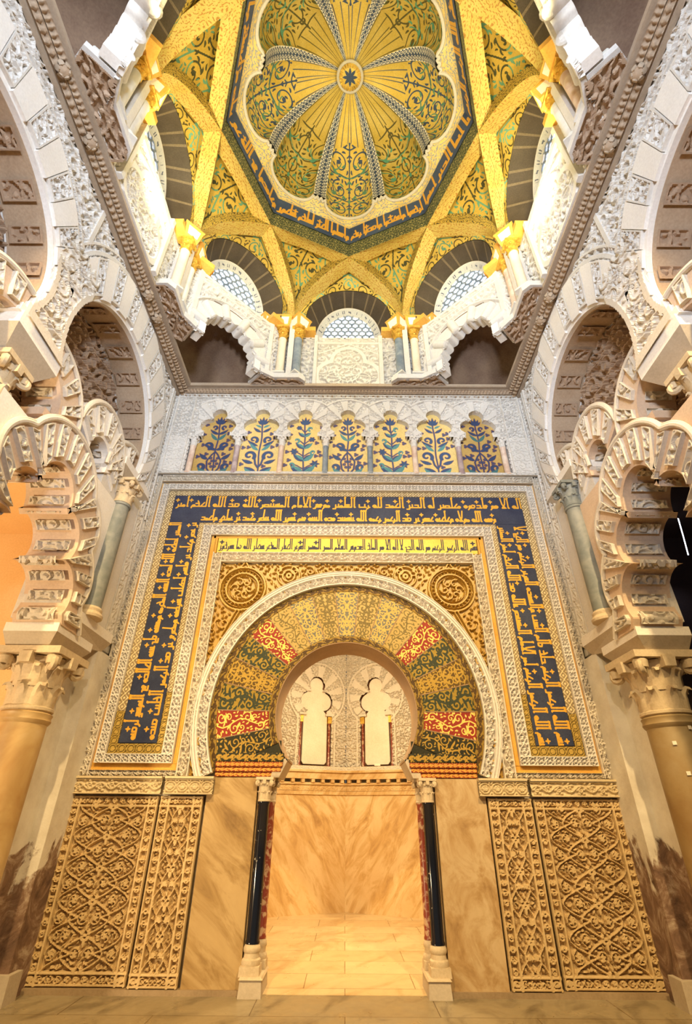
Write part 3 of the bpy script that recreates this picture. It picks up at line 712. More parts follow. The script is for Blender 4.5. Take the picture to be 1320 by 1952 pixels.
# the blue inscription: two lines of Kufic, up the right leg, along the top, down the left leg
T1 = 'بسم الله الرحمن الرحيم ذلك عالم الغيب والشهدة العزيز الرحيم هو الحي لا اله الا هو فادعوه مخلصين له الدين الحمد لله رب العلمين موفق الامام المستنصر بالله عبد الله الحكم امير المؤمنين اصلحه الله لهذه البنية المكرمة ومعينه على نيته الخالدة في التوسع لرعيته'
T2 = 'بسم الله الرحمن الرحيم امر الامام المستنصر بالله عبد الله الحكم امير المؤمنين وفقه الله مولاه وحاجبه جعفر بن عبد الرحمن رحمه الله بتشييد هذه البنية فتم بعون الله بنظر محمد بن تمليخ واحمد بن نصر وخلد بن هاشم اصحاب شرطته ومطرف بن عبد الرحمن الكاتب عبيده'
T3 = 'بسم الله الرحمن الرحيم هو الله الذي لا اله الا هو الملك القدوس السلام المؤمن المهيمن العزيز الجبار المتكبر سبحان الله عما يشركون'
BX0, BX1, BZ0, BZ1, BB = 2.34, 2.81, 5.415, 5.92, 2.25
def split3(t):
    ws = t.split(); n = len(ws); leg = (BZ1-BB); top = 2*BX1; tot = 2*leg+top; a = int(round(n*leg/tot)); b = int(round(n*(leg+top)/tot))
    return ' '.join(ws[:a]), ' '.join(ws[a:b]), ' '.join(ws[b:])
def inscription():
    root = thing('inscription_band', 'deep blue mosaic band with two lines of gold angular letters around the arch', 'inscription', (0, 0, BB))
    S = .008; lw = (BX1-BX0)/2; lh = (BZ1-BZ0)/2; legL = BZ0-BB
    p1 = split3(T1); p2 = split3(T2)
    # right leg: reading up, letter tops to the right
    z = np.linspace(BB, BZ0, int(legL/S)+1); x = np.linspace(BX0, BX1, int((BX1-BX0)/S)+1)
    def leg(sx, outer, inner):
        fo = kufic_field(outer, legL, lw, S); fi = kufic_field(inner, legL, lw, S)
        ZZ, XX = np.meshgrid(z, x, indexing='ij'); rd = (ZZ-BB) if sx > 0 else (BZ0-ZZ); up = XX-BX0
        f = np.where(up >= lw, samp(fo, np.clip(rd, 0, legL-2*S), np.clip(up-lw, 0, lw-2*S)), samp(fi, np.clip(rd, 0, legL-2*S), np.clip(up, 0, lw-2*S)))
        relief('letter_panel', FAC, sx*XX, ZZ, np.zeros_like(XX), 0, .028, BLUE_KUFIC, root, {'f1': np.clip(.5+f/.016, 0, 1)})
    leg(1, p1[0], p2[0]); leg(-1, p1[2], p2[2])
    Lt = 2*BX1; fo = kufic_field(p1[1], Lt, lh, S); fi = kufic_field(p2[1], Lt-.9, lh, S)
    xx = np.linspace(-BX1, BX1, int(Lt/S)+1); zz = np.linspace(BZ0, BZ1, int((BZ1-BZ0)/S)+1)
    XX, ZZ = np.meshgrid(xx, zz, indexing='ij'); rd = BX1-XX; up = ZZ-BZ0
    lo = samp(fi, np.clip(rd-.45, 0, Lt-.9-2*S), np.clip(up, 0, lh-2*S)); lo = np.where((rd < .45) | (rd > Lt-.45), -1, lo)
    f = np.where(up >= lh, samp(fo, np.clip(rd, 0, Lt-2*S), np.clip(up-lh, 0, lh-2*S)), lo)
    relief('letter_panel', FAC, XX, ZZ, np.zeros_like(XX), 0, .028, BLUE_KUFIC, root, {'f1': np.clip(.5+f/.016, 0, 1)})
    root = thing('inscription_band', 'gold mosaic strip with one line of dark angular letters above the arch', 'inscription', (0, 0, 4.88))
    Lt = 3.98; hh = .275; f0 = kufic_field(T3, Lt, hh, S, .25, .15)
    XX, ZZ = np.meshgrid(np.linspace(-Lt/2, Lt/2, int(Lt/S)+1), np.linspace(4.885, 4.885+hh, int(hh/S)+1), indexing='ij')
    f = samp(f0, np.clip(Lt/2-XX, 0, Lt-2*S), np.clip(ZZ-4.885, 0, hh-2*S))
    relief('letter_panel', FAC, XX, ZZ, np.zeros_like(XX), 0, .028, GOLD_KUFIC, root, {'f1': np.clip(.5+f/.016, 0, 1)})
    for sx in (-1, 1): MB().box(*((sx*2.0, -.028, 4.885, sx*2.03, 0, 5.16) if sx > 0 else (-2.03, -.028, 4.885, -2.0, 0, 5.16))).build('end_strip', OCHRE, root)
inscription()

# --- spandrels of the horseshoe arch: gilded carving
def spandrels():
    for sx, nm in ((-1, 'left'), (1, 'right')):
        W, z0, z1 = 1.9, 1.9, 4.705
        n = Pat(W, z1-z0, .009, False); rd = random.Random(4)
        cx, cz = 1.52, 4.30-z0
        for rr, t in ((.33, .016), (.29, .008), (.235, .016), (.19, .008)): n.circle(cx, cz, rr, t, 36)
        for k in range(30): n.stroke([(cx+.262*math.cos(k*PI/15), cz+.262*math.sin(k*PI/15))]*2, .012)
        for k in range(6): n.spiral(cx+.1*math.cos(k*PI/3), cz+.1*math.sin(k*PI/3), .07, k*PI/3, .9, .014)
        n.stroke([(cx-.06, cz+.33), (cx, cz+.43), (cx+.06, cz+.33)], .014)
        n.circle(.86, 4.5-z0, .16, .014); n.circle(.86, 4.5-z0, .09, .016); n.circle(.86, 4.5-z0, .03, .02)
        for d_ in (0, .05): n.stroke([(cx+.0+d_, cz-.33), (cx+.18+d_, cz-.75), (cx+.27+d_*.6, cz-1.5)], .012)
        for k in range(5): n.spiral(cx+.2, cz-.52-.02*k-.28*k, .09, k*1.3, 1.1, .013, 1 if k % 2 else -1)
        for k in range(4): n.spiral(.35+.22*k-.02, z1-z0-.13, .08, k, 1.1, .013, 1 if k % 2 else -1)
        for k in range(4): n.spiral(1.8, .15+.24*k, .08, k*2, 1.1, .014, 1 if k % 2 else -1)
        n.fill(9000, .06, .0125, .009, rd)
        A, B = np.meshgrid(np.linspace(0, W, n.N), np.linspace(z0, z1, n.M), indexing='ij')
        d = np.hypot(A, B-AZ); m = (d > AR_OUT+.1)
        m = m[:-1, :-1] & m[1:, 1:] & m[1:, :-1] & m[:-1, 1:]
        o = relief('gilded_spandrel', FAC, sx*A, B, sm(n.F, .003), .05, .008, GILT, None, None, m)
        tag(o, 'gilded carved spandrel with a round rosette, %s of the horseshoe arch' % nm, 'spandrel')
spandrels()

# --- the horseshoe arch of mosaic voussoirs
def arch():
    root = thing('horseshoe_arch', 'large horseshoe arch of nineteen coloured mosaic wedges over the doorway', 'arch', (0, 0, 1.89))
    e0 = -math.asin((AZ-2.07)/1.4); a_lo, a_hi = e0, PI-e0; n = 19; NA = 26
    seq = ['dark', 'red', 'green', 'brown', 'green', 'red', 'gold', 'blue', 'gold', 'grey', 'gold', 'blue', 'gold', 'red', 'green', 'brown', 'green', 'red', 'dark']
    MT = {'dark': V_DARK, 'red': V_RED, 'green': V_YELLOW, 'brown': V_BROWN, 'gold': V_GOLD, 'blue': V_BLUE, 'grey': V_BLUE}
    for i in range(n):
        c_ = (i+.5)/n; a0 = a_lo+(a_hi-a_lo)*i/n; a1 = a_lo+(a_hi-a_lo)*(i+1)/n
        # joints radiate from below the centre, as in the photograph
        na = max(10, int((a1-a0)*1.5/.008)); nr = int((1.64-.98)/.008)
        aa, rr = np.meshgrid(np.linspace(a0, a1, na), np.linspace(.985, 1.64, nr), indexing='ij')
        t = (aa-a0)/(a1-a0); ts = (t-.5)*2; r_n = (rr-.985)/.655
        wd = (a1-a0)*rr
        p = Pat(.25, .66, .006, False); v = i if i < 10 else 18-i
        for k in range(4):
            s_ = 1 if k % 2 else -1
            p.spiral(.07+.11*((k+v) % 2), .1+.16*k, .062, k+v, 1.35, .0058, s_)
            for q in range(5): p.leaf(.07+.11*((k+v) % 2)+.06*math.cos(q*1.25+k), .1+.16*k+.06*math.sin(q*1.25+k), q*1.25+k+.7*s_, .05, .009, s_)
            p.leaf(.125, .03+.16*k, PI/2+s_*.8, .1, .012, s_*.6); p.spiral(.18-.11*((k+v) % 2), .17+.16*k, .04, k, 1.2, .0055, -s_)
        p.stroke([(.125+.04*math.sin(k), .07*k) for k in range(10)], .006)
        p.fill(900, .045, .0085, .0065, random.Random(v))
        if v in (3, 7, 8, 9): p.mirror()
        f = samp(p, np.clip(t*.25, .001, .235), np.clip(r_n*.64, .001, .64))
        if seq[i] == 'green': f = f+.0045
        edge = (np.abs(ts)*wd/2 > wd/2-.014)
        F1 = np.clip(.5+f/.01, 0, 1); F2 = np.zeros_like(F1)
        m = MT[seq[i]]
        X = rr*np.cos(aa); Z = AZ+rr*np.sin(aa)
        relief('voussoir', FAC, X, Z, np.zeros_like(X), 0, .028, m, root, {'f1': F1, 'f2': F2})
        # thin golden joint
        ca, sa = math.cos(a0), math.sin(a0)
        if i > 0: MB().sweep([[FAC.p(r*ca-sa*d, AZ+r*sa+ca*d, w_) for d, w_ in ((-.006, 0), (-.006, .033), (.006, .033), (.006, 0))] for r in (.985, 1.64)]).build('joint_strip', SOFFIT, root)
    for (r0, r1) in ((.905, .985), (1.64, AR_OUT)):
        na = int((a_hi-a_lo)*r1/.012); aa, rr = np.meshgrid(np.linspace(a_lo, a_hi, na), np.linspace(r0, r1, 8), indexing='ij')
        f = .5+samp(VINE, (aa*r1*(1.9*8)/1.9) % 1.9, (rr-r0)/(r1-r0))/.12
        relief('mosaic_border', FAC, rr*np.cos(aa), AZ+rr*np.sin(aa), np.zeros_like(aa), 0, .03, V_BORDER, root, {'f1': np.clip(f, 0, 1)})
    for sx in (-1, 1):      # level border and the red moulded imposts below
        x0, x1 = sorted((sx*.76, sx*1.58))
        fband('mosaic_border', FAC, True, x0, x1, 2.055, 2.15, VINE, V_DARK, root, .036, 1.9); MB().box(*((-1.3, -.022, 2.05, -.8, 0, 2.29) if sx < 0 else (.8, -.022, 2.05, 1.3, 0, 2.29))).build('mosaic_ground', V_DARK, root)
        for k, (za, zb, w_) in enumerate(((1.895, 1.945, .02), (1.948, 1.998, .035), (2.0, 2.05, .05))):
            fband('impost_strip', FAC, True, *sorted((sx*(.80-.018*k), sx*1.57)), za, zb, VINE, REDIMP, root, w_, 2.2)
    # carved white archivolt
    e2 = -math.asin((AZ-1.9)/1.83)
    na = int((PI-2*e2)*1.85/.0115)
    for (r0, r1, tile, w_, dp, per) in ((AR_OUT, 1.885, VINE, .025, .065, .27), (1.885, 1.945, VINE, .062, .02, .3)):
        aa, rr = np.meshgrid(np.linspace(e2, PI-e2, na), np.linspace(r0, r1, 12), indexing='ij'); t = (rr-r0)/(r1-r0)
        Hh = sm(samp(tile, (aa*r1/per*1.9) % 1.9, np.clip((t-.12)/.76, 0, .999)), .05) if dp > .02 else (np.abs(t-.5) < .15)*1.0
        Hh = np.where((t < .10) | (t > .9), 1.0, Hh)
        relief('carved_archivolt', FAC, rr*np.cos(aa), AZ+rr*np.sin(aa), Hh, dp, w_, STUCCO_W, root)
    # soffit of the opening
    pr = horseshoe(AR_IN, n=56); e = .03
    MB().sweep([[(x, -.03, z), (x*1.015, -.03, AZ+(z-AZ)*1.015), (x*1.015, .56, AZ+(z-AZ)*1.015), (x, .56, z)] for x, z in pr]).build('arch_soffit', SOFFIT, root, True)
    for sx in (-1, 1):
        MB().prism([(sx*.70, -.03, 2.09), (sx*.86, -.03, 2.09), (sx*.9, -.03, 1.89), (sx*.80, -.03, 1.89)], [(sx*.70, .56, 2.09), (sx*.86, .56, 2.09), (sx*.9, .56, 1.89), (sx*.80, .56, 1.89)]).build('springing_stone', IMPOST, root)
arch()

# --- columns at the doorway
def leafy_capital(cx, cy, z0, h, r, rows=2, n=8, vol=True, root=None, mat=None, top=None, name='capital'):
    """bell with rows of tongue leaves curling out, corner volutes and an abacus"""
    b = MB(); b.lathe((cx, cy), [(r*1.02, z0), (r*1.12, z0+.02*h), (r*1.12, z0+.06*h), (r*1.0, z0+.09*h), (r*1.02, z0+.4*h), (r*1.2, z0+.75*h), (r*1.3, z0+.86*h)], 20)
    for j in range(rows):
        zb = z0+h*(.08+.3*j); hl = h*.34
        for k in range(n):
            a = 2*PI*(k+.5*j)/n; ca, sa = math.cos(a), math.sin(a); wl = 2*PI*r/n*.44; secs = []
            for t in (0, .35, .7, .9, 1.0, .93):
                i_ = len(secs); rad = r*(1.03+.04*j)+(0, .02, .06, .17, .30, .35)[i_]*r; zz = zb+hl*(t if i_ < 5 else .86)
                ww = wl*(1, 1, .9, .75, .55, .35)[i_]; th = r*(.07, .09, .1, .1, .1, .08)[i_]
                secs.append([(cx+rad*ca-sa*s_*ww-ca*q*th*1.5, cy+rad*sa+ca*s_*ww-sa*q*th*1.5, zz+(.0 if q == 0 else .02*h)) for s_, q in ((-1, 1), (-.55, 0), (.55, 0), (1, 1))])
            b.sweep(secs)
    if vol:
        for k in range(4):
            a = PI/4+k*PI/2; ca, sa = math.cos(a), math.sin(a); pts = []; rad = []
            c0 = (r*1.62, z0+.74*h); rv = h*.115
            for q in range(15):
                t = q/14; ang = PI*.9-t*2.6*PI; rr = rv*(1-.72*t); pts.append((cx+(c0[0]+rr*math.cos(ang))*ca, cy+(c0[0]+rr*math.cos(ang))*sa, c0[1]+rr*math.sin(ang))); rad.append(h*.062)
            pts = [(cx+r*1.0*ca, cy+r*1.0*sa, z0+.62*h)]+pts; rad = [h*.05]+rad
            b.tube(pts, rad, 7)
            b.lathe((cx+c0[0]*ca, cy+c0[0]*sa), [(r*.3, c0[1]-.02*h), (r*.34, c0[1]+.1*h), (r*.2, z0+.9*h)], 10)
        for k in range(4):
            a = k*PI/2; b.frustum((cx+r*1.32*math.cos(a), cy+r*1.32*math.sin(a)), r*.26, r*.26, r*.3, r*.3, z0+.72*h, z0+.9*h, a)
            ca, sa = math.cos(a+PI/4), math.sin(a+PI/4)
    q = r*1.5; o = b.build(name, mat, root, True)
    MB().box(cx-q, cy-q, z0+.88*h, cx+q, cy+q, z0+h).build('abacus', mat, o)
    return o
def base_moulding(cx, cy, z0, h, r, root, mat, plinth=True):
    b = MB(); q = r*1.55
    b.lathe((cx, cy), [(r*1.45, z0+h*.32), (r*1.52, z0+h*.4), (r*1.45, z0+h*.5), (r*1.22, z0+h*.55), (r*1.15, z0+h*.7), (r*1.3, z0+h*.76), (r*1.34, z0+h*.84), (r*1.25, z0+h*.92), (r*1.05, z0+h)], 20)
    o = b.build('base', mat, root, True)
    if plinth: MB().frustum((cx, cy), q, q, q*.96, q*.96, z0, z0+h*.32).build('plinth', mat, o)
    return o
def jamb_column(label, x, y, r, shaft, z0, zt, gold=False, group=None):
    root = thing('jamb_column', label, 'column', (x, y, z0))
    base_moulding(x, y, z0, .24, r, root, CAPST)
    MB().lathe((x, y), [(r*1.12, z0+.24), (r*1.12, z0+.255), (r, z0+.27), (r*.99, (z0+zt)/2), (r*.96, zt-.275), (r*1.08, zt-.265), (r*1.08, zt-.25)], 24).build('shaft', shaft, root, True)
    leafy_capital(x, y, zt-.25, .25, r*1.02, 2, 8, True, root, CAPST)
    return root
for sx, nm in ((-1, 'left'), (1, 'right')):
    jamb_column('slender black marble column at the front %s jamb of the doorway' % nm, sx*.955, -.015, .066, BLACKM, .15, 1.89)
    jamb_column('thin mottled red column behind the black column at the %s jamb' % nm, sx*.91, .24, .055, REDM, .15, 1.89)
    root = thing('plinth_block', 'worn stone block under the two columns of the %s door jamb' % nm, 'stone block', (sx*.93, .1, 0))
    MB().frustum((sx*.93, .1), .115, .24, .105, .225, 0, .135).build('block', IMPOST, root); MB().frustum((sx*.93, .1), .12, .245, .105, .23, .135, .155).build('top_moulding', CAPST, root)
    struct(MB().prism([(sx*1.04, .02, 0), (sx*1.04, .5, 0), (sx*.98, .5, 0), (sx*1.03, .02, 0)], [(sx*1.04, .02, 1.9), (sx*1.04, .5, 1.9), (sx*.98, .5, 1.9), (sx*1.03, .02, 1.9)]).build('trim_1' if sx < 0 else 'trim_2', NICHEM))

# --- inside the niche
def niche():
    for i in range(len(NV)-1):
        a, b = NV[i], NV[i+1]; wd = math.hypot(b[0]-a[0], b[1]-a[1]); eu = ((b[0]-a[0])/wd, (b[1]-a[1])/wd, 0)
        en = (eu[1], -eu[0], 0); pl = Plane((a[0], a[1], 0), eu, (0, 0, 1), en)
        back = i in (3, 4)
        m = (NICHEM, NICHEM2)[i % 2]
        o = MB().pbox(pl, -.05, 0, -.2, wd+.05, 1.86, 0).build('wall_niche_dado', m); struct(o)
        if i == 0 or i == len(NV)-2:
            struct(MB().pbox(pl, -.05, 1.86, -.2, wd+.05, 5.2, 0).build('wall_niche_side', STUCCO)); continue
        root = thing('niche_cornice', 'yellow marble cornice on little brackets, %s wall of the niche' % ['', 'front left', 'left', 'back left', 'back right', 'right', 'front right'][i], 'cornice', pl.p(wd/2, 1.86))
        b_ = MB()
        for z0, z1, w_ in ((1.86, 1.92, .03), (1.92, 2.03, .015), (2.03, 2.07, .05), (2.13, 2.17, .10), (2.17, 2.25, .085), (2.25, 2.29, .13)): b_.pbox(pl, 0, z0, -.02, wd, z1, w_)
        b_.build('moulding', NICHEM, root)
        for k in range(7): 
            u = wd*(k+.5)/7; MB().pbox(pl, u-.035, 2.07, 0, u+.035, 2.13, .085).build('bracket', NICHEM, root)
        band('carved_strip', pl, True, .02, wd-.02, 1.93, 2.02, VINE, NICHEM, root, .01, .016, step=.012)
        band('carved_ledge', pl, True, .02, wd-.02, 2.29, 2.36, VINE, STUCCO, root, .012, .10, step=.012)
        # upper wall with a blind trefoil arch
        c = wd/2+(.045 if i == 3 else -.045 if i == 4 else 0)
        S = .013; A, B = mgrid(0, 2.34, wd, 5.0, S)
        h = .365
        def inside(u, z): 
            return ((np.abs(u-c) < h) & (z < 3.36) & (z > 2.36)) | ((np.abs(u-c) < .235) & (z > 3.3) & (z < 3.8)) | (np.hypot(np.abs(u-c)-.165, z-3.62) < .205) | (np.hypot(u-c, z-3.96) < .18)
        g = samp(ARAB, A*1.6, B*1.6)
        d1 = np.hypot(np.abs(A-c)*1.0, B-3.78)      # voussoirs fan out round the lobes
        ang = np.arctan2(B-3.72, A-c); fan = (np.abs(((ang/(PI/11)) % 2)-1) < .5)
        ring = (d1 < .60) & (B > 3.3)
        H = sm(g, .003); H = np.where(ring & fan, .9, H); H = np.where(np.abs(d1-.64) < .022, 1.15, H); H = np.where((np.abs(np.abs(A-c)-.42) < .02) & (B < 3.35), 1.1, H)
        ins = inside(A, B); cm = ~(ins[:-1, :-1] & ins[1:, 1:])
        o = relief('wall_niche_upper', pl, A, B, H, .045, -.02, STUCCO, None, None, cm); struct(o)
        if back:
            rt = thing('blind_window', 'blind trefoil window with pale stone filling on the back %s face of the niche' % ('left' if i == 3 else 'right'), 'blind window', pl.p(c, 2.36))
            MB().pbox(pl, c-.40, 2.34, -.16, c+.40, 4.2, -.14).build('dark_recess', DARKRED, rt)
            out = []
            for k in range(15): a_ = -.45+(PI+.9)*k/14; out.append((c+.155*math.cos(a_), 3.96+.16*math.sin(a_)))
            L_ = []
            for k in range(10): a_ = 1.9+2.3*k/9; L_.append((c-.165+.185*math.cos(a_), 3.62+.185*math.sin(a_)))
            outline = [(c+.18, 3.44)]+[(2*c-u, z) for u, z in L_[::-1]]+out+L_+[(c-.18, 3.44), (c-.265, 3.34), (c-.27, 2.45), (c-.23, 2.40), (c+.23, 2.40), (c+.27, 2.45), (c+.265, 3.34)]
            MB().prism([pl.p(u, z, -.13) for u, z in outline], [pl.p(u, z, -.05) for u, z in outline]).build('stone_filling', NICHEDOOR, rt)
            for s_ in (-1, 1):
                MB().lathe(pl.p(c+s_*.325, 0, -.06)[:2], [(.035, 2.36), (.035, 2.44), (.026, 2.46), (.025, 3.16), (.04, 3.18), (.035, 3.2)], 12).build('colonnette', REDM, rt, True)
                MB().pbox(pl, c+s_*.325-.045, 3.19, -.12, c+s_*.325+.045, 3.32, -.01).build('colonnette_capital', GOLDM, rt)
                MB().pbox(pl, c+s_*.30-.085, 3.33, -.12, c+s_*.30+.085, 3.37, .03).build('impost', STUCCO, rt)
        struct(MB().pbox(pl, -.06, 1.8, -.3, wd+.06, 5.0, -.17 if back else -.1).build('wall_niche_core', STUCCO))
    c = MB().prism([(x, y, 5.0) for x, y in NV], [(x, y, 5.2) for x, y in NV]).build('ceiling_niche', STUCCO); struct(c)
    tag(MB().box(.58, 4.42, 2.365, .70, 4.428, 2.405).build('card', IVORY), 'small white card leaning on the niche cornice below the right blind window', 'card')
niche()

# ------------------------------------------------------------------ blind arcade above the frame
P7 = .768; AX0 = -3.5*P7; AZB = 6.335
ORD = ['first', 'second', 'third', 'middle', 'fifth', 'sixth', 'seventh']
def trefoil(c, n=10, ext=0.0):
    """half-open outline of the opening from the left springing over the top to the right"""
    pts = [(c-.26, 7.13)]
    for k in range(n): a = 3.75-(3.75-1.75)*k/(n-1); pts.append((c-.135+.185*math.cos(a), 7.36+.165*math.sin(a)))
    for k in range(n): a = 3.7-(3.7+.56)*k/(n-1); pts.append((c+.135*math.cos(a), 7.62+.135*math.sin(a)))
    for k in range(n): a = PI-1.75-(PI-1.75+.6085)*k/(n-1); pts.append((c+.135+.185*math.cos(a), 7.36+.165*math.sin(a)))
    pts.append((c+.26, 7.13)); return pts
def arcade():
    S = .0115; x0, x1 = -3.19, 3.19
    A, B = mgrid(x0, AZB, x1, 8.12, S); i = np.clip(np.round((A-AX0)/P7-.5), 0, 6); c = AX0+(i+.5)*P7; u = A-c
    inr = np.abs(A) < 3.5*P7+.0
    open_ = (np.abs(A) < 3.5*P7+.075) & (((np.abs(u) < 9) & (B < 7.13)) | ((np.abs(u) < .24) & (B >= 7.12) & (B < 7.28)) | (((np.abs(u)-.135)/.185)**2+((B-7.36)/.165)**2 < 1) | (inr & (np.hypot(u, B-7.62) < .135)) | ((np.abs(u) < .11) & (B > 7.3) & (B < 7.6)))
    d = np.hypot(u, (B-7.42)*1.0); ang = np.arctan2(B-7.38, u); fan = (np.abs(((ang/(PI/13)) % 2)-1) < .5)
    g = samp(ARAB, A*1.5+.1, B*1.5); H = sm(g, .003)*.8
    ring = (d < .56) & (d > .1) & (B > 7.12) & inr
    H = np.where(ring & fan, .95, H); H = np.where(ring & ~fan, H*.6+.25, H)
    H = np.where((np.abs(d-.575) < .02) & (B > 7.14) & inr, 1.3, H); H = np.where((np.abs(B-8.05) < .012) | (B > 8.1), 1.3, H)
    H = np.where((np.abs(np.abs(A)-2.80) < .012) | (np.abs(np.abs(A)-3.12) < .014), 1.2, H)
    m = ~(open_[:-1, :-1] & open_[1:, 1:] & open_[1:, :-1] & open_[:-1, 1:])
    root = thing('blind_arcade', 'row of seven white carved trefoil arches above the inscription', 'arcade', (0, 0, AZB))
    relief('carved_stucco_face', FAC, A, B, H, .045, .085, STUCCO_W, root, None, m)
    for k in range(7):
        c = AX0+(k+.5)*P7; out = trefoil(c)
        MB().sweep([[(x, -.125, z), (x, 0, z), (c+(x-c)*1.06, 0, 7.4+(z-7.4)*1.04), (c+(x-c)*1.06, -.115, 7.4+(z-7.4)*1.04)] for x, z in out]).build('arch_reveal', STUCCO_W, root)
    for sx in (-1, 1): MB().box(*((-3.19, -.11, AZB, -2.765, 0, 7.13) if sx < 0 else (2.765, -.11, AZB, 3.19, 0, 7.13))).build('end_pier', STUCCO_W, root)
    band('ledge_carving', FAC, True, -3.19, 3.19, 6.315, 6.36, VINE, STUCCO_W, root, .012, .11, step=.012)
    kinds = (1, 0, 2, 1, 2, 0, 1); lab = ['dark worn gold mosaic panel in the leftmost arch of the row of seven', 'gold mosaic panel with curled blue leaves, second arch from the left', 'gold mosaic panel with star flowers, third arch from the left',
        'gold mosaic panel with paired scrolls in the middle arch of the seven', 'gold mosaic panel with star flowers, third arch from the right', 'gold mosaic panel with curled blue leaves, second arch from the right', 'dark gold mosaic panel with white berries in the rightmost arch of the row']
    for k in range(7):
        c = AX0+(k+.5)*P7; W, Hh = .70, 1.46; b, g = mk_plant(kinds[k], W, Hh)
        A, B = np.meshgrid(np.linspace(c-W/2, c+W/2, b.shape[0]), np.linspace(AZB, AZB+Hh, b.shape[1]), indexing='ij')
        o = relief('plant_mosaic', FAC, A, B, np.zeros_like(A), 0, .012, GM_DARKER if k in (0, 6) else GM_PLANT, None, {'f1': np.clip(.5+b/.02, 0, 1), 'f2': np.clip(.5+g/.02, 0, 1)})
        tag(o, lab[k], 'mosaic panel', 'plant mosaics of the arcade')
    sh = [PINKM, PURPM, PINKM, BLUEM, BLUEM, PINKM, PURPM, PINKM]
    nm = ['pink colonnette at the left end of the arcade', 'purple colonnette between the first two arches from the left', 'pink colonnette second from the left inside the arcade', 'blue grey colonnette left of the middle arch', 'blue grey colonnette right of the middle arch', 'pink colonnette second from the right inside the arcade', 'purple colonnette between the last two arches on the right', 'pink colonnette at the right end of the arcade']
    for k in range(8):
        x = AX0+k*P7; r = .05; root = thing('colonnette', nm[k], 'colonnette', (x, -.06, AZB), 'colonnettes of the arcade')
        MB().lathe((x, -.065), [(r*1.3, AZB+.0), (r*1.35, AZB+.03), (r*1.05, AZB+.05), (r, AZB+.07), (r*.95, 6.90), (r*1.08, 6.91), (r*1.08, 6.925)], 16).build('shaft', sh[k], root, True)
        leafy_capital(x, -.065, 6.925, .20, r*1.02, 2, 6, True, root, STUCCO_W)
arcade()

# ------------------------------------------------------------------ cornices
CZ0, CZ1 = 8.10, 8.28
WX = 3.18                          # half width between the side walls
def cornice(name, label, pl, u0, u1, inset0, inset1):
    """profile: (projection, height); mitred at both ends by the insets"""
    root = thing(name, label, 'cornice', pl.p((u0+u1)/2, CZ0))
    prof = [(.0, 8.085), (.06, 8.085), (.06, 8.11), (.10, 8.12), (.13, 8.135), (.13, 8.15), (.20, 8.19), (.20, 8.215), (.27, 8.215), (.27, 8.28), (0, 8.28)]
    secs = []
    for u, sg, ins in ((u0, 1, inset0), (u1, -1, inset1)): secs.append([pl.p(u+sg*ins*w_, z, w_) for w_, z in prof])
    MB().sweep(secs).build('moulding', CORNPLAIN, root)
    L_ = u1-u0
    # carved leaf rows on the slanting faces
    n = int(L_/.0125)
    for (wa, za, wb, zb, per, nm) in ((.065, 8.10, .13, 8.14, .085, 'leaf_row'), (.135, 8.145, .20, 8.19, .06, 'bead_row')):
        uu, tt = np.meshgrid(np.linspace(u0+.13, u1-.13, n), np.linspace(0, 1, 9), indexing='ij')
        ph = np.abs(((uu/per) % 1)-.5)*2
        H = np.where(ph < .55+.35*(tt if nm == 'leaf_row' else 1-tt)-.25, np.sin(PI*np.clip(tt, .05, .95)), .0)
        H = np.where((tt < .1) | (tt > .9), .7, H)
        P = pl.o+uu[..., None]*pl.eu+(za+(zb-za)*tt-.02*H)[..., None]*pl.ev+(wa+(wb-wa)*tt+.03*H+.004)[..., None]*pl.en
        grid(nm, P, CORN, root)
    return root
SL = Plane((-WX, 0, 0), (0, 1, 0), (0, 0, 1), (1, 0, 0)); SR = Plane((WX, 0, 0), (0, 1, 0), (0, 0, 1), (-1, 0, 0))
cornice('cornice', 'carved cornice along the top of the inscription wall, above the seven arches', FAC, -WX, WX, 1, 1)
cornice('cornice', 'long carved cornice along the top of the left wall', SL, -6.3, 0, 1, 1)
cornice('cornice', 'long carved cornice along the top of the right wall', SR, -6.3, 0, 1, 1)
def boss(pl, u, label):
    root = thing('rosette_boss', label, 'boss', pl.p(u, 8.12, .1), 'knobs on the side cornices')
    c = Vector(pl.p(u, 8.115, .17)); b = MB(); b2 = MB()
    ax = Vector(pl.en)*.55+Vector((0, 0, -.83)); ax.normalize(); e1 = Vector((0, 1, 0)); e2 = ax.cross(e1)
    secs = []
    for r, h in ((.045, -.08), (.06, -.05), (.035, -.02), (.06, .0), (.05, .03), (.01, .045)): secs.append([c+ax*h+(e1*math.cos(k*PI/6)+e2*math.sin(k*PI/6))*r for k in range(12)])
    b.sweep(secs).build('knob', CORN, root, True)
    for k in range(6):
        a = k*PI/3; d = e1*math.cos(a)+e2*math.sin(a); t = ax.cross(d)
        b2.sweep([[c+d*r+ax*h+t*s_*w_ + ax*q*.012 for s_, q in ((-1, 0), (0, 1), (1, 0), (0, -1))] for r, h, w_ in ((.03, .02, .014), (.055, .03, .028), (.075, .005, .026), (.08, -.03, .012))])
    b2.build('petals', CORNPLAIN, root, True)
for pl, nm in ((SL, 'left'), (SR, 'right')):
    for u, q in ((-4.75, 'nearest of the four carved knobs'), (-4.1, 'second nearest carved knob'), (-2.15, 'third nearest carved knob'), (-1.75, 'farthest of the four carved knobs')): boss(pl, u, q+' on the %s cornice' % nm)

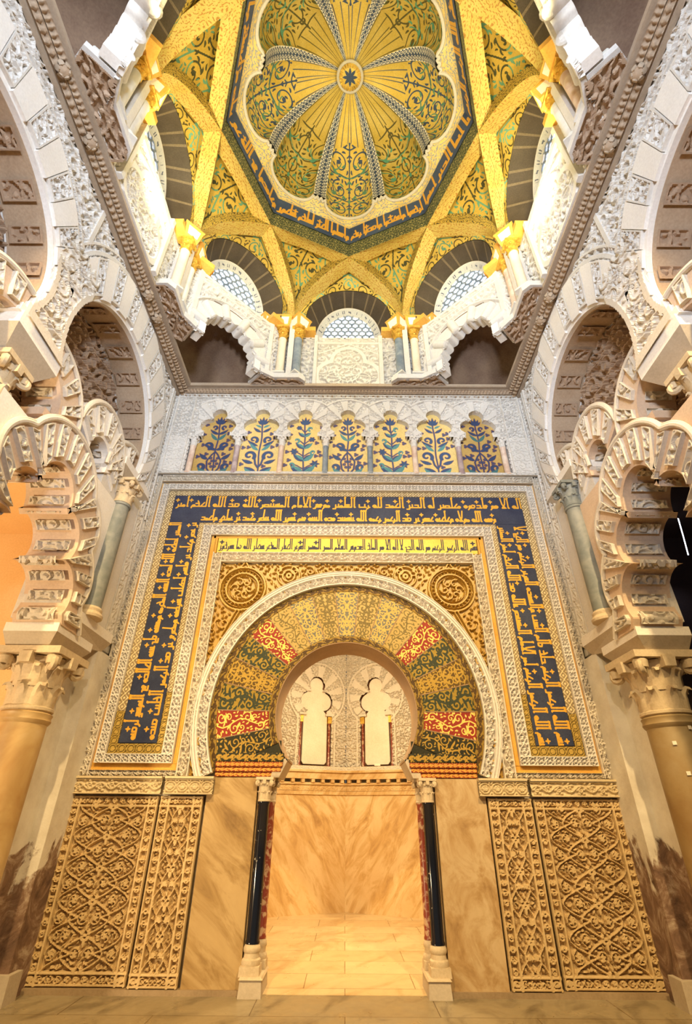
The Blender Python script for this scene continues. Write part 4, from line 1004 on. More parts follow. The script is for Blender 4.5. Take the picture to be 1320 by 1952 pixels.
# ------------------------------------------------------------------ side walls: interlaced arches
K = WX/3.1
def sy(y): return -6.6+(y+6.6)*K
def sz(z): return 1.509+(z-1.509)*K
def arcpts(cy, cz, ry, rz, a0, a1, n): return [(cy+ry*math.cos(a0+(a1-a0)*k/(n-1)), cz+rz*math.sin(a0+(a1-a0)*k/(n-1))) for k in range(n)]
A2I = (sy(-2.03), sz(6.06), 1.18*K, 1.19*K); A2O = (sy(-1.99), sz(6.45), 1.47*K, 1.54*K)
A1I = (sy(-4.84), sz(6.02), 1.2*K, .98*K); A1O = (sy(-4.84), sz(6.25), 1.5*K, 1.33*K)
SPZ = sz(5.52)
LC = sy(-2.40)
L1L = [(sy(-1.84), sz(3.52), .285*K, .31*K, -.7, 1.9), (sy(-2.03), sz(4.06), .285*K, .29*K, -.65, 2.0), (LC, sz(4.36), .31*K, .335*K, -.25, PI+.25)]
def resample(pts, n):
    P = np.array(pts, float); d = np.r_[0, np.cumsum(np.hypot(*np.diff(P, axis=0).T))]
    t = np.linspace(0, d[-1], n); return np.stack([np.interp(t, d, P[:, 0]), np.interp(t, d, P[:, 1])], 1)
def l1_curves():
    """inner and outer outline cut at the same cusps, so the joints run radially"""
    si = [[(sy(-1.56), sz(3.22))]+arcpts(*L1L[0][:4], L1L[0][4], L1L[0][5], 14), arcpts(*L1L[1][:4], L1L[1][4], L1L[1][5], 14), arcpts(*L1L[2][:4], L1L[2][4], L1L[2][5], 30)]
    so = [[(sy(-1.20), sz(3.22))]+arcpts(sy(-1.84), sz(3.75), .55*K, .5*K, -.5, .75, 10), arcpts(sy(-1.92), sz(4.32), .47*K, .42*K, -.45, 1.15, 12), arcpts(LC, sz(4.5), .69*K, .64*K, .35, PI-.35, 30)]
    nn = (44, 34, 66); I = [resample(a, n) for a, n in zip(si, nn)]; O = [resample(a, n) for a, n in zip(so, nn)]
    mir = lambda P: np.stack([2*LC-P[:, 0], P[:, 1]], 1)[::-1]
    return np.concatenate(I+[mir(I[1]), mir(I[0])]), np.concatenate(O+[mir(O[1]), mir(O[0])])
L1IN, L1OUT = l1_curves()
MCY = sy(-2.02)
def mid_inner():
    r = arcpts(sy(-1.0), sz(5.08), .36*K, .40*K, PI*1.0, PI*.62, 8)     # beside the facade column
    c = arcpts(sy(-1.80), sz(5.30), .23*K, .25*K, -.3, PI+.3, 16)
    l = arcpts(sy(-3.08), sz(5.08), .36*K, .42*K, PI*.42, -.15, 12)
    return [(sy(-1.12), sz(5.55))]+r[::-1]+[(sy(-1.42), sz(5.1))]+c+[(sy(-2.2), sz(5.12))]+l[::-1]
def inside_poly(Y, Z, poly):
    ins = np.zeros(Y.shape, bool); P = np.array(poly); j = len(P)-1
    for i in range(len(P)):
        yi, zi = P[i]; yj, zj = P[j]
        if zi != zj: ins ^= ((zi > Z) != (zj > Z)) & (Y < (yj-yi)*(Z-zi)/(zj-zi)+yi)
        j = i
    return ins
def ell(Y, Z, e): return ((Y-e[0])/e[2])**2+((Z-e[1])/e[3])**2
def ringarr(ein, eout, a0, a1, na, nr):
    aa, tt = np.meshgrid(np.linspace(a0, a1, na), np.linspace(0, 1, nr), indexing='ij')
    Y = (ein[0]+ein[2]*np.cos(aa))*(1-tt)+(eout[0]+eout[2]*np.cos(aa))*tt; Z = (ein[1]+ein[3]*np.sin(aa))*(1-tt)+(eout[1]+eout[3]*np.sin(aa))*tt
    return aa, tt, Y, Z
def arch_thing(name, label, pl, ein, eout, a0, a1, nv, w, depth, plain, carved, soffit, first_carved=True, cat='arch', solid=True):
    root = thing(name, label, cat, pl.p(ein[0], SPZ))
    # body of the arch with its soffit
    n = 60; secs = []
    for k in range(n):
        a = a0+(a1-a0)*k/(n-1); yi, zi = ein[0]+ein[2]*math.cos(a), ein[1]+ein[3]*math.sin(a); yo, zo = eout[0]+eout[2]*math.cos(a), eout[1]+eout[3]*math.sin(a)
        secs.append([pl.p(yi, zi, w), pl.p(yo, zo, w), pl.p(yo, zo, -depth), pl.p(yi, zi, -depth)])
    MB().sweep(secs).build('arch_ring', plain, root)
    ss_ = [a0+(a1-a0)*k/59 for k in range(60)]
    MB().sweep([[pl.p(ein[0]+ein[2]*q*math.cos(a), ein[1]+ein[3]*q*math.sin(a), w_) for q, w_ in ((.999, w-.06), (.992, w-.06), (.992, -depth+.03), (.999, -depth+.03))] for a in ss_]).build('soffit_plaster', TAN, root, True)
    for i in range(nv):
        if (i % 2 == 0) != first_carved:
            q = [a0+(a1-a0)*(i+k/5)/nv for k in range(6)]; sec = []
            for a in q:
                yi, zi, yo, zo = ein[0]+ein[2]*math.cos(a), ein[1]+ein[3]*math.sin(a), eout[0]+eout[2]*math.cos(a), eout[1]+eout[3]*math.sin(a)
                yi, zi = yi+(yo-yi)*.05, zi+(zo-zi)*.05
                sec.append([pl.p(yi, zi, w-.01), pl.p(yi, zi, w+.036), pl.p(yo, zo, w+.036), pl.p(yo, zo, w-.01)])
            MB().sweep(sec).build('plain_voussoir', plain, root); continue
        b0 = a0+(a1-a0)*(i+.04)/nv; b1 = a0+(a1-a0)*(i+.96)/nv
        L_ = (b1-b0)*eout[2]; na = max(8, int(L_/.009)); yi = math.hypot(eout[2]-ein[2], (eout[1]+eout[3]-ein[1]-ein[3])*.5)
        nr = max(10, int(max(.3, yi)/.009))
        aa, tt, Y, Z = ringarr(ein, eout, b0, b1, na, nr)
        t0 = .12; Y2 = Y[:, :1]+(Y[:, -1:]-Y[:, :1])*(t0+(1-t0)*tt*.97); Z2 = Z[:, :1]+(Z[:, -1:]-Z[:, :1])*(t0+(1-t0)*tt*.97)
        H = sm(samp(ARAB, Y2*1.3+i*.37, Z2*1.3+i*.21), .004); ed = (aa-b0)/(b1-b0)
        dl = .022; H = np.where((ed*L_ < dl) | ((1-ed)*L_ < dl) | (tt < .06) | (tt > .95), 1, H)
        relief('carved_voussoir', pl, Y2, Z2, H, .038, w+.002, carved, root)
        # carved panel on the soffit
        rr = ein; na2 = max(6, int((b1-b0)*rr[2]/.014)); m2 = int((depth-.12)/.014)
        aa, ww = np.meshgrid(np.linspace(b0, b1, na2), np.linspace(-depth+.08, w-.08, m2), indexing='ij')
        Y = rr[0]+rr[2]*np.cos(aa); Z = rr[1]+rr[3]*np.sin(aa); e1 = (aa-b0)/(b1-b0); e2 = (ww-ww.min())/(ww.max()-ww.min())
        H = sm(samp(ARAB, aa*rr[2]*.9+i*.3, ww*.9+.2), .004); H = np.where((e1 < .1) | (e1 > .9) | (e2 < .08) | (e2 > .92), 1, H)
        dy, dz = -np.cos(aa), -np.sin(aa); off = .012+.03*H
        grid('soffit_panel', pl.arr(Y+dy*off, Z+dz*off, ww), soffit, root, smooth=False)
    return root
def side(pl, sx, nm):
    far = 'left' if sx < 0 else 'right'
    # the carved wall face, open under the arches
    A, B = mgrid(-6.5, 5.4, .0, 8.14, .0105)
    a2 = (ell(A, B, A2I) < 1.02) | ((np.abs(A-A2I[0]) < 1.06*K) & (B > SPZ-.1) & (B < A2I[1])); a1 = (ell(A, B, A1I) < 1.02) | ((np.abs(A-A1I[0]) < 1.06*K) & (B > SPZ-.1) & (B < A1I[1]))
    low = (B < SPZ+.05) & (A < sy(-.45))
    ring = (ell(A, B, A2O) < .97) | (ell(A, B, A1O) < .97)
    hole = a2 | a1 | low | (ring & (B > SPZ))
    H = sm(samp(ARAB, A*1.05, B*1.05), .004)
    for e in (A2O, A1O):
        q = np.sqrt(ell(A, B, e)); H = np.where(np.abs(q-1.03) < .018, 1.25, H); H = np.where(np.abs(q-1.10) < .012, 1.15, H)
    for yb in (-.02, -.10, -.24, -.30): H = np.where(np.abs(A-yb) < .017, 1.2, H)
    H = np.where((np.abs(A-sy(-3.42)) < .04) & (B > 7.4), 1.2, H)
    m = ~(hole[:-1, :-1] & hole[1:, 1:] & hole[1:, :-1] & hole[:-1, 1:])
    o = relief('wall_'+nm, pl, A, B, H, .06, -.05, STUCCO_W, None, None, m); struct(o)
    b = MB(); b.pbox(pl, -6.5, 8.0, -.6, 0, 8.3, -.03)
    q = []
    top = [(A2O[0]+A2O[2]*math.cos(a), A2O[1]+A2O[3]*math.sin(a)) for a in np.linspace(.0, PI, 30)]
    struct(b.build('wall_%s_core' % nm, STUCCO))
    # the two round arches
    e2 = -math.asin((A2I[1]-SPZ)/A2I[3]); e1 = -math.asin((A1I[1]-SPZ)/A1I[3])
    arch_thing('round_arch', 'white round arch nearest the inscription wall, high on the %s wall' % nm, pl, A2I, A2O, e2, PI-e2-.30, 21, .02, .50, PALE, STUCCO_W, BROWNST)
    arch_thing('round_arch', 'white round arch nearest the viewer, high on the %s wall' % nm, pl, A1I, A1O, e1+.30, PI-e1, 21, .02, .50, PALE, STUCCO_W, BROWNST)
    # shared carved stone between the two arches
    root = thing('arch_springer', 'carved stone where the two white arches meet on the %s wall' % nm, 'springer', pl.p(sy(-3.42), SPZ))
    Ya, Za = mgrid(sy(-3.72), SPZ-.02, sy(-3.08), sz(7.0), .013)
    ins = (ell(Ya, Za, A2I) > 1.0) & (ell(Ya, Za, A1I) > 1.0)
    edge = (ell(Ya, Za, A2I) < 1.13) | (ell(Ya, Za, A1I) < 1.13) | (Za < SPZ+.09)
    Hs = np.where(edge, 1.0, sm(samp(ARAB2, Ya*1.1, Za*1.1), .004)); ms = ins[:-1, :-1] & ins[1:, 1:] & ins[1:, :-1] & ins[:-1, 1:]
    relief('carved_face', pl, Ya, Za, Hs, .05, .028, STUCCO, root, None, ms)
    b = MB()
    for z0, z1 in [(SPZ-.02+i*.1, SPZ+.08+i*.1) for i in range(9)]:
        zc = (z0+z1)/2
        def wid(e, s_): 
            q = 1-((zc-e[1])/e[3])**2; return e[0]+s_*e[2]*math.sqrt(max(0, q))
        b.pbox(pl, wid(A1I, 1)+.015, z0, -.48, wid(A2I, -1)-.015, z1, .027)
    b.build('stone_core', PALE, root)
    # the dark carved lunette filling the arch
    Yt, Zt = mgrid(sy(-3.3), sz(5.0), sy(-.75), sz(7.35), .016); it = ell(Yt, Zt, A2I) < 1.05; it |= Zt < A2I[1]
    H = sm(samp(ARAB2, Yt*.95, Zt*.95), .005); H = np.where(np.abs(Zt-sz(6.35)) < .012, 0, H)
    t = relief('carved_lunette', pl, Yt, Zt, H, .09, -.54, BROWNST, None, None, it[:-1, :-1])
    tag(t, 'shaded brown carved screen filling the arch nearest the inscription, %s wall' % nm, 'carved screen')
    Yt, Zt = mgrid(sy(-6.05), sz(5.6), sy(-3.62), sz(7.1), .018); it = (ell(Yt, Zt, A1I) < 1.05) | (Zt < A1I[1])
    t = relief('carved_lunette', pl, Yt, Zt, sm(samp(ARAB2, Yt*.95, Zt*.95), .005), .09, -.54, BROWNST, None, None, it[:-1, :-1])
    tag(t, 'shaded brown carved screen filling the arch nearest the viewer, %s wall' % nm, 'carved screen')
    # lower lobed arch
    def lobed(name, label, inner, outer, w, d, n, np_, plain, carved, mold, vis=(0, 1), off=.0):
        root = thing(name, label, 'lobed arch', pl.p(inner[0][0], inner[0][1]))
        if n: I = resample(inner, n); O = resample(outer, n)
        else: I, O = inner, outer; n = len(I)
        MB().sweep([[pl.p(*I[k], w), pl.p(*O[k], w), pl.p(*O[k], -d), pl.p(*I[k], -d)] for k in range(n)]).build('arch_ring', plain, root)
        step = 1.0/np_
        for i in range(np_):
            a = (i+off+.25)*step; bb = a+step*.5
            if bb > 1 or a < 0: continue
            L_ = step*.5*n*.02; ss = np.linspace(a*(n-1), bb*(n-1), 18); tt = np.linspace(.12, .9, 40)
            i0 = np.interp(ss, range(n), I[:, 0]), np.interp(ss, range(n), I[:, 1]); o0 = np.interp(ss, range(n), O[:, 0]), np.interp(ss, range(n), O[:, 1])
            # panels have straight radial sides
            Y = i0[0][:, None]*(1-tt)+o0[0][:, None]*tt; Z = i0[1][:, None]*(1-tt)+o0[1][:, None]*tt
            H = sm(samp(ARAB, Y*1.0+i*.3, Z*1.0), .004); H[:2] = 1; H[-2:] = 1; H[:, :2] = 1; H[:, -2:] = 1
            relief('carved_voussoir', pl, Y, Z, H, .045, w+.002, carved, root)
            ww = np.linspace(-d+.07, w-.07, 36); ss = np.linspace(a*(n-1), bb*(n-1), 18)
            y, z = np.interp(ss, range(n), I[:, 0]), np.interp(ss, range(n), I[:, 1])
            ty, tz = np.gradient(y), np.gradient(z); ln = np.hypot(ty, tz)+1e-9; nyy, nzz = -tz/ln, ty/ln
            if (nyy*(I[:, 0].mean()-y.mean())+nzz*(I[:, 1].mean()-.4-z.mean())).mean() < 0: nyy, nzz = -nyy, -nzz
            Wm = np.repeat(ww[None], 18, 0); sarr = (np.cumsum(ln)*1.0)[:, None]
            H = sm(samp(ARAB, np.repeat(sarr, 36, 1)+i*.2, Wm*1.0+.1), .004); H[:1] = 1; H[-1:] = 1; H[:, :2] = 1; H[:, -2:] = 1
            off2 = .002+.035*H
            grid('soffit_panel', pl.arr(y[:, None]+nyy[:, None]*off2, z[:, None]+nzz[:, None]*off2, Wm), carved, root, smooth=False)
        for dr, rr in ((.0, .03), (.035, .02)):
            MB().tube([pl.p(y, z+dr, w+.015-dr*.3) for y, z in O], rr, 8).build('hood_moulding', mold, root, True)
        return root
    lobed('lobed_arch', 'low peach many-lobed arch springing from the big column on the %s wall' % nm, L1IN, L1OUT, .045, .50, 0, 19, PEACH, STUCCO, STUCCO)
    # middle lobed arch, between low arch and round arch
    cen_in = arcpts(sy(-1.83), sz(5.30), .235*K, .25*K, -.35, PI+.2, 24); cen_out = arcpts(sy(-1.83), sz(5.38), .58*K, .62*K, .05, PI-.05, 24)
    lobed('small_lobed_arch', 'small pointed lobe with carved wedges above the low arch, %s wall' % nm, cen_in, cen_out, -.02, .42, 40, 5, PEACH if sx > 0 else PALE, STUCCO, STUCCO)
    lf_in = arcpts(sy(-3.10), sz(5.08), .36*K, .44*K, PI*.52, -.35, 24); lf_out = arcpts(sy(-3.10), sz(5.16), .72*K, .68*K, PI*.52, -.15, 24)
    lobed('half_lobed_arch', 'half lobe curving down from the high middle impost, %s wall' % nm, lf_in, lf_out, -.02, .46, 40, 4, PEACH, STUCCO, STUCCO, off=.2)
    nf_in = [(2*sy(-3.42)-y, z) for y, z in lf_in]; nf_out = [(2*sy(-3.42)-y, z) for y, z in lf_out]
    lobed('half_lobed_arch', 'half lobe on the viewer side of the high middle impost, %s wall' % nm, nf_in, nf_out, -.02, .46, 40, 4, PEACH, STUCCO, STUCCO, off=.2)
    rt_in = arcpts(sy(-.98), sz(5.25), .33*K, .5*K, PI*.55, PI+.25, 20); rt_out = arcpts(sy(-.98), sz(5.4), .66*K, .62*K, PI*.5, PI+.1, 20)
    lobed('half_lobed_arch', 'half lobe beside the impost next to the inscription wall, %s wall' % nm, rt_in, rt_out, -.03, .42, 40, 3, PALE, STUCCO, STUCCO)
    struct(MB().pbox(pl, sy(-2.9), sz(5.0), -.46, sy(-1.0), sz(5.1), -.06).build('trim_%d' % (11 if sx < 0 else 21), PEACH))
    # infill plaster behind the lobes
    O = resample(L1OUT, 120); infill = []
    Yf, Zf = mgrid(sy(-3.5), sz(3.27), sy(-.86), sz(5.5), .02)
    inL1 = inside_poly(Yf, Zf, [tuple(p) for p in O]); e_ = lambda c, z, a, b_: ((Yf-sy(c))/(a*K))**2+((Zf-sz(z))/(b_*K))**2 < 1
    cut = inL1 | ((Zf > sz(5.02)) & (Yf < sy(-1.05))) | ((Yf < sy(-2.6)) & (Zf > sz(4.75)))
    f = relief('wall_%s_infill' % nm, pl, Yf, Zf, np.zeros_like(Yf), 0, .0, PALE if sx < 0 else PEACH, None, None, ~cut[:-1, :-1]); struct(f)
    # imposts
    def impost(label, y0, y1, z0, z1, w0, w1, tap=.12):
        root = thing('impost_block', label, 'impost', pl.p((y0+y1)/2, z0))
        zc = z0+(z1-z0)*.62
        top = [pl.p(u, v, w_) for u, v, w_ in ((y0, zc, w0), (y1, zc, w0), (y1, zc, w1), (y0, zc, w1))]; top2 = [(p[0], p[1], z1) for p in top]
        bot = [pl.p(u, z0, w_) for u, w_ in ((y0+tap, w0+tap*.2), (y1-tap, w0+tap*.2), (y1-tap, w1-tap), (y0+tap, w1-tap))]
        MB().prism(bot, top).build('tapered_block', IMPOST, root); MB().prism(top, top2).build('square_slab', PALE, root)
        return root
    impost('tapered impost block on the big column capital at the foot of the %s wall arches' % nm, sy(-1.58), sy(-.78), sz(2.99), sz(3.24), -.56, .03)
    impost('tapered impost block under the two white arches, high on the %s wall' % nm, sy(-3.74), sy(-3.06), sz(5.12), sz(5.52), -.5, .05, .14)
    impost('tapered impost block over the grey column next to the inscription wall, %s' % nm, sy(-1.30), sy(-.40), sz(5.42), sz(5.72), -.48, .04, .10)
    root = thing('corbel_stone', 'angled stone carrying the grey column on the %s wall' % nm, 'corbel', pl.p(sy(-.9), sz(3.2)))
    q = [pl.p(u, v, w_) for u, v, w_ in ((sy(-1.12), sz(3.14), -.3), (sy(-.48), sz(3.24), -.3), (sy(-.48), sz(3.24), .0), (sy(-1.12), sz(3.14), .0))]; q2 = [pl.p(u, v, w_) for u, v, w_ in ((sy(-1.34), sz(3.36), -.3), (sy(-.42), sz(3.36), -.3), (sy(-.42), sz(3.36), .07), (sy(-1.34), sz(3.36), .07))]
    MB().prism(q, q2).build('tapered_block', IMPOST, root)
    MB().pbox(pl, sy(-1.34), sz(3.36), -.3, sy(-.42), sz(3.47), .07).build('square_slab', PALE, root)
    # big column
    cx, cy, r = sx*(WX+.25), sy(-1.19), .235
    root = thing('big_column', 'thick worn marble column with a plain leafy capital at the foot of the %s arches' % nm, 'column', (cx, cy, 0))
    MB().lathe((cx, cy), [(r*1.35, 0), (r*1.35, .1), (r*1.25, .16), (r*1.15, .2), (r*1.25, .26), (r*1.03, .32)], 28).build('base', CAPST, root, True)
    MB().lathe((cx, cy), [(r*1.05, .3), (r*1.03, 1.0), (r*.98, 2.30), (r*1.06, 2.32), (r*1.10, 2.34), (r*1.06, 2.37), (r*1.1, 2.40), (r*1.0, 2.42)], 32).build('shaft', OLDMARBLE if sx < 0 else OLDMARBLE2, root, True)
    leafy_capital(cx, cy, 2.42, .63, r*.97, 2, 8, True, root, CAPST)
    if sx > 0:
        for z, a in ((2.13, -2.15), (1.86, -2.0), (2.27, -1.35)):
            p = Vector((cx+r*1.015*math.cos(a), cy+r*1.015*math.sin(a), z)); t = Vector((-math.sin(a), math.cos(a), 0)); n_ = Vector((math.cos(a), math.sin(a), 0))
            MB().prism([p-t*.018, p+t*.018, p+t*.018+Vector((0, 0, .035)), p-t*.018+Vector((0, 0, .035))], [p-t*.018+n_*.006, p+t*.018+n_*.006, p+t*.018+n_*.006+Vector((0, 0, .035)), p-t*.018+n_*.006+Vector((0, 0, .035))]).build('paper_sticker', IVORY, root)
    # grey half column above
    gx, gy, gr = sx*(WX-.02), sy(-1.06), .122
    root = thing('grey_column', 'slim grey marble column in a niche beside the inscription on the %s wall' % nm, 'column', (gx, gy, sz(3.47)))
    MB().lathe((gx, gy), [(gr*1.35, sz(3.47)), (gr*1.4, sz(3.5)), (gr*1.15, sz(3.54)), (gr*1.2, sz(3.57)), (gr*1.03, sz(3.6))], 20).build('base', CAPST, root, True)
    MB().lathe((gx, gy), [(gr*1.0, sz(3.58)), (gr*.98, sz(4.3)), (gr*.93, sz(5.02)), (gr*1.05, sz(5.03)), (gr*1.05, sz(5.06))], 24).build('shaft', GREYM, root, True)
    leafy_capital(gx, gy, sz(5.06), sz(5.42)-sz(5.06), gr*.95, 2, 7, True, root, GREYM if sx > 0 else CAPST)
    # high middle column, only its head in sight
    hx, hy = sx*(WX+.18), sy(-3.45)
    root = thing('high_column', 'pale column head with spiky leaves at the %s picture edge, under the high impost' % nm, 'column', (hx, hy, sz(3.6)))
    MB().lathe((hx, hy), [(.13, sz(3.4)), (.12, sz(4.62))], 20).build('shaft', CREAMCOL, root, True)
    leafy_capital(hx, hy, sz(4.62), sz(5.12)-sz(4.62), .13, 2, 7, True, root, CAPST)
    cx2, cy2 = sx*(WX+.25), 2*LC-cy
    root = thing('big_column', 'thick column carrying the viewer end of the low lobed arch, %s wall' % nm, 'column', (cx2, cy2, 0))
    MB().lathe((cx2, cy2), [(r*1.35, 0), (r*1.35, .1), (r*1.15, .2), (r*1.05, .3), (r*.98, 2.4), (r*1.6, sz(3.22))], 24).build('shaft', OLDMARBLE, root, True)
    # pier between the column and the inscription wall
    b = MB(); b.pbox(pl, sy(-.56), 0, -.55, .0, sz(3.25), .0); b.pbox(pl, sy(-1.02), 0, -.55, sy(-.56), sz(2.95), -.17)
    b.build('plaster_pier', PLASTER).name = 'plaster_pier'
    tag(bpy.data.objects['plaster_pier'] if sx < 0 else bpy.data.objects['plaster_pier.001'], 'worn whitewashed plaster pier with a dark stained foot, %s of the carved panels' % nm, 'pier')
    b = MB(); b.pbox(pl, sy(-.62), 0, -.5, sy(-.40), .22, .05); b.build('stone_kerb', IMPOST)
    o = bpy.data.objects['stone_kerb'] if sx < 0 else bpy.data.objects['stone_kerb.001']; tag(o, 'broken pale stone kerb at the foot of the %s plaster pier' % nm, 'kerb')
    # wall behind the grey column and carved strips beside the frame
    struct(MB().pbox(pl, sy(-1.56), sz(3.3), -.55, 0, sz(5.7), -.05).build('wall_%s_pier' % nm, STUCCO_W))
    root = thing('carved_jamb', 'upright bands of carved stucco between the grey column and the inscription, %s' % nm, 'carved strip', pl.p(-.3, 3.5))
    for c0, c1, w_ in ((-.13, -.01, .0), (-.36, -.16, .0)): band('stucco_strip', pl, False, sz(3.42), sz(5.5), c0, c1, VINE, STUCCO, root, .03, w_-.02, step=.0135)
    struct(MB().pbox(pl, sy(-.80), sz(3.4), -.3, -.38, sz(5.45), -.0).build('trim_%d' % (12 if sx < 0 else 22), STUCCO_W))
    # the aisle behind
    m = ORANGEWALL if sx < 0 else AISLE_SHADE; m2 = ORANGEWALL if sx < 0 else AISLE_SHADE
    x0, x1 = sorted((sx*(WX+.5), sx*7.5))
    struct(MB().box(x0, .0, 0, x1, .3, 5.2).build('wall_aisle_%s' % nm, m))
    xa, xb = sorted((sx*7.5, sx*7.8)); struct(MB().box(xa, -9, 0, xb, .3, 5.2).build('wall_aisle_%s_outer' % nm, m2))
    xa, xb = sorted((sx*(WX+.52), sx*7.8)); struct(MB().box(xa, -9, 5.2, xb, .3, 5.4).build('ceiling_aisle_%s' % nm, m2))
side(SL, -1, 'left'); side(SR, 1, 'right')
tb = thing('tube_light', 'thin lit white tube lamp hanging in the dark aisle on the right', 'lamp', (4.7, -.73, 5.2))
MB().tube([(4.7, -.73, 5.12), (4.7, -.69, 4.86), (4.7, -.64, 4.58)], .007, 8).build('tube', TUBE_E, tb); MB().tube([(4.7, -.735, 5.11), (4.7, -.74, 5.2)], .006, 6).build('hanging_rod', AISLE_SHADE, tb)

# ------------------------------------------------------------------ drum and rib vault
CX, CY = 0.0, -3.05; AP = 2.9; ZD = 8.28
OCT_A, RIB_W, ZSP, ZRISE, RHALF = 2.02, .27, 9.98, 1.52, 2.03
FN = {0: 'front', 45: 'front right corner', 90: 'right', 135: 'near right corner', 180: 'rear', 225: 'near left corner', 270: 'left', 315: 'front left corner'}
def face(th, ap=AP):
    s, c = math.sin(R(th)), math.cos(R(th)); return Plane((CX+s*ap, CY+c*ap, 0), (c, -s, 0), (0, 0, 1), (-s, -c, 0))
def fgrid(name, P, per_u, per_v, tile, mat, parent=None, f2=True, sw=.012, tile2=None):
    """pattern follows the surface's own length and width"""
    du = np.linalg.norm(np.diff(P, axis=0), axis=2).mean(1); dv = np.linalg.norm(np.diff(P, axis=1), axis=2).mean(0)
    u = np.r_[0, np.cumsum(du)][:, None]; 
    dvl = np.linalg.norm(np.diff(P, axis=1), axis=2); v = np.concatenate([np.zeros((P.shape[0], 1)), np.cumsum(dvl, 1)], 1); v = v-v[:, -1:]/2
    u = np.repeat(u, P.shape[1], 1)
    f = samp(tile, u/per_u*tile.su, v/per_v*tile.sv+tile.sv*.5)
    if tile is SCROLL and mat is not GM_PALE: f = f+.003
    at = {'f1': np.clip(.5+f/sw, 0, 1)}
    if f2: at['f2'] = at['f1']*np.clip(.5+4*(np.sin(u*7+1)*np.cos(v*6)-.15), 0, 1)
    return grid(name, P, mat, parent, at)
def drum_face(th):
    pl = face(th); diag = (th % 90) == 45; nm = FN[th]
    # upper wall with the window, set back
    S = .02; A, B = mgrid(-1.32, 9.70, 1.32, 11.75, S); wr = (A/.655)**2+((B-10.02)/.98)**2 < 1; wr &= B > 10.02
    m = ~(wr[:-1, :-1] & wr[1:, 1:]); o = relief('wall_drum', pl, A, B, np.zeros_like(A), 0, -.27, STUCCO, None, None, m); struct(o)
    root = thing('lattice_window', 'daylit arched lattice window on the %s side of the dome base' % nm, 'window', pl.p(0, 10.0, -.27))
    arc = [(.655*math.cos(a), 10.02+.98*math.sin(a)) for a in np.linspace(0, PI, 24)]
    MB().prism([pl.p(u, z, -.40) for u, z in arc], [pl.p(u, z, -.42) for u, z in arc]).build('glass_pane', SKYPANE, root)
    b = MB(); rr = .085
    for i in range(-5, 6):
        for j in range(0, 9):
            u = i*.148+(.074 if j % 2 else 0); z = 10.02+j*.128
            if (abs(u)/.60)**2+(max(0, z-10.02)/.80)**2 < 1: b.tube([pl.p(u+rr*math.cos(a), z+rr*math.sin(a), -.33) for a in np.linspace(0, 2*PI, 13)[:-1]], .014, 5, True)
    b.build('lattice', BLUEM, root)
    b = MB(); b.sweep([[pl.p(.69*math.cos(a), 10.02+1.02*math.sin(a), w_) if q else pl.p(.56*math.cos(a), 10.02+.84*math.sin(a), w_) for q, w_ in ((0, -.33), (1, -.25), (1, -.33), (0, -.36))] for a in np.linspace(0, PI, 30)]); b.build('reveal_band', STUCCO_W, root)
    aa, tt = np.meshgrid(np.linspace(.15, PI-.15, 90), np.linspace(0, 1, 7), indexing='ij'); r1 = .575+.095*tt
    P = pl.arr(r1*np.cos(aa), 10.02+(.855+.13*tt)*np.sin(aa), -.318+.064*tt); fgrid('reveal_mosaic', P, .42, .14, MARKS, GOLDBAND, root, False, .25)
    # dark arch over the window: splayed soffit with radial joints
    nseg = 80; par = np.linspace(0, 1, nseg); a = PI*np.clip((par-.06)/.88, 0, 1)
    leg = np.where(par < .06, 1-par/.06, np.where(par > .94, (par-.94)/.06, 0))
    U0, Z0 = .86*np.cos(a), 10.18+.88*np.sin(a)-.34*leg; U1, Z1 = .69*np.cos(a), 10.04+1.0*np.sin(a)-.3*leg
    t = np.linspace(0, 1, 14)[None]; UU_ = U0[:, None]*(1-t)+U1[:, None]*t; ZZ_ = Z0[:, None]*(1-t)+Z1[:, None]*t; WW = np.repeat(.15*(1-t)-.25*t, nseg, 0)
    jn = (np.abs(((par*17) % 1)-.5) > .44).astype(float)[:, None]*np.ones_like(UU_)
    rt = thing('window_arch', 'dark wedge-jointed arch hood over the %s dome window' % nm, 'arch', pl.p(0, 10, 0))
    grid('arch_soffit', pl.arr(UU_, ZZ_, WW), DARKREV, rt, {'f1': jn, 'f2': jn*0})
    for s_ in (-1, 1): MB().pbox(pl, s_*.66, 9.72, -.27, s_*.99, 9.84, .17).build('arch_impost', ORANGE, rt)
    # lower wall
    if not diag:
        S = .0125; A, B = mgrid(-1.25, ZD-.02, 1.25, 9.72, S); H = sm(samp(ARAB, A*.9, B*.9), .003)
        q = [np.hypot((np.abs(A)-.24)/.34, (B-8.62)/.36), np.hypot(A/.30, (B-9.02)/.34)]
        d = np.minimum(q[0], q[1]); tre = (d < 1) | ((np.abs(A) < .45) & (B < 8.5))
        H = np.where((d > .94) & (d < 1.22) & ~((q[0] < .94) | (q[1] < .94)), 1.35, H); fr = (np.abs(A) > .60) & (np.abs(A) < .68)
        H = np.where(fr, 2.2, H); H = np.where((np.abs(B-9.52) < .03) & (np.abs(A) < .64), 1.6, H)
        H = np.where((np.abs(np.abs(A)*.5+B-9.50) < .022) & (np.abs(A) < .6), 1.5, H)
        for cx_, cz_, r_ in ((0, 8.98, .16), (0, 8.66, .2), (-.28, 8.55, .14), (.28, 8.55, .14)): H = np.where(np.abs(np.hypot(A-cx_, B-cz_)-r_) < .014, 1.1, H)
        o = relief('stucco_tympanum', pl, A, B, H, .05, -.05, STUCCO_W, None)
        tag(o, 'pale carved stucco panel with a trefoil under the %s dome window' % nm, 'carved panel')
        struct(MB().pbox(pl, -1.25, 9.68, -.3, 1.25, 9.72, 0).build('trim_%d' % (31+th//45), STUCCO_W))
    else:
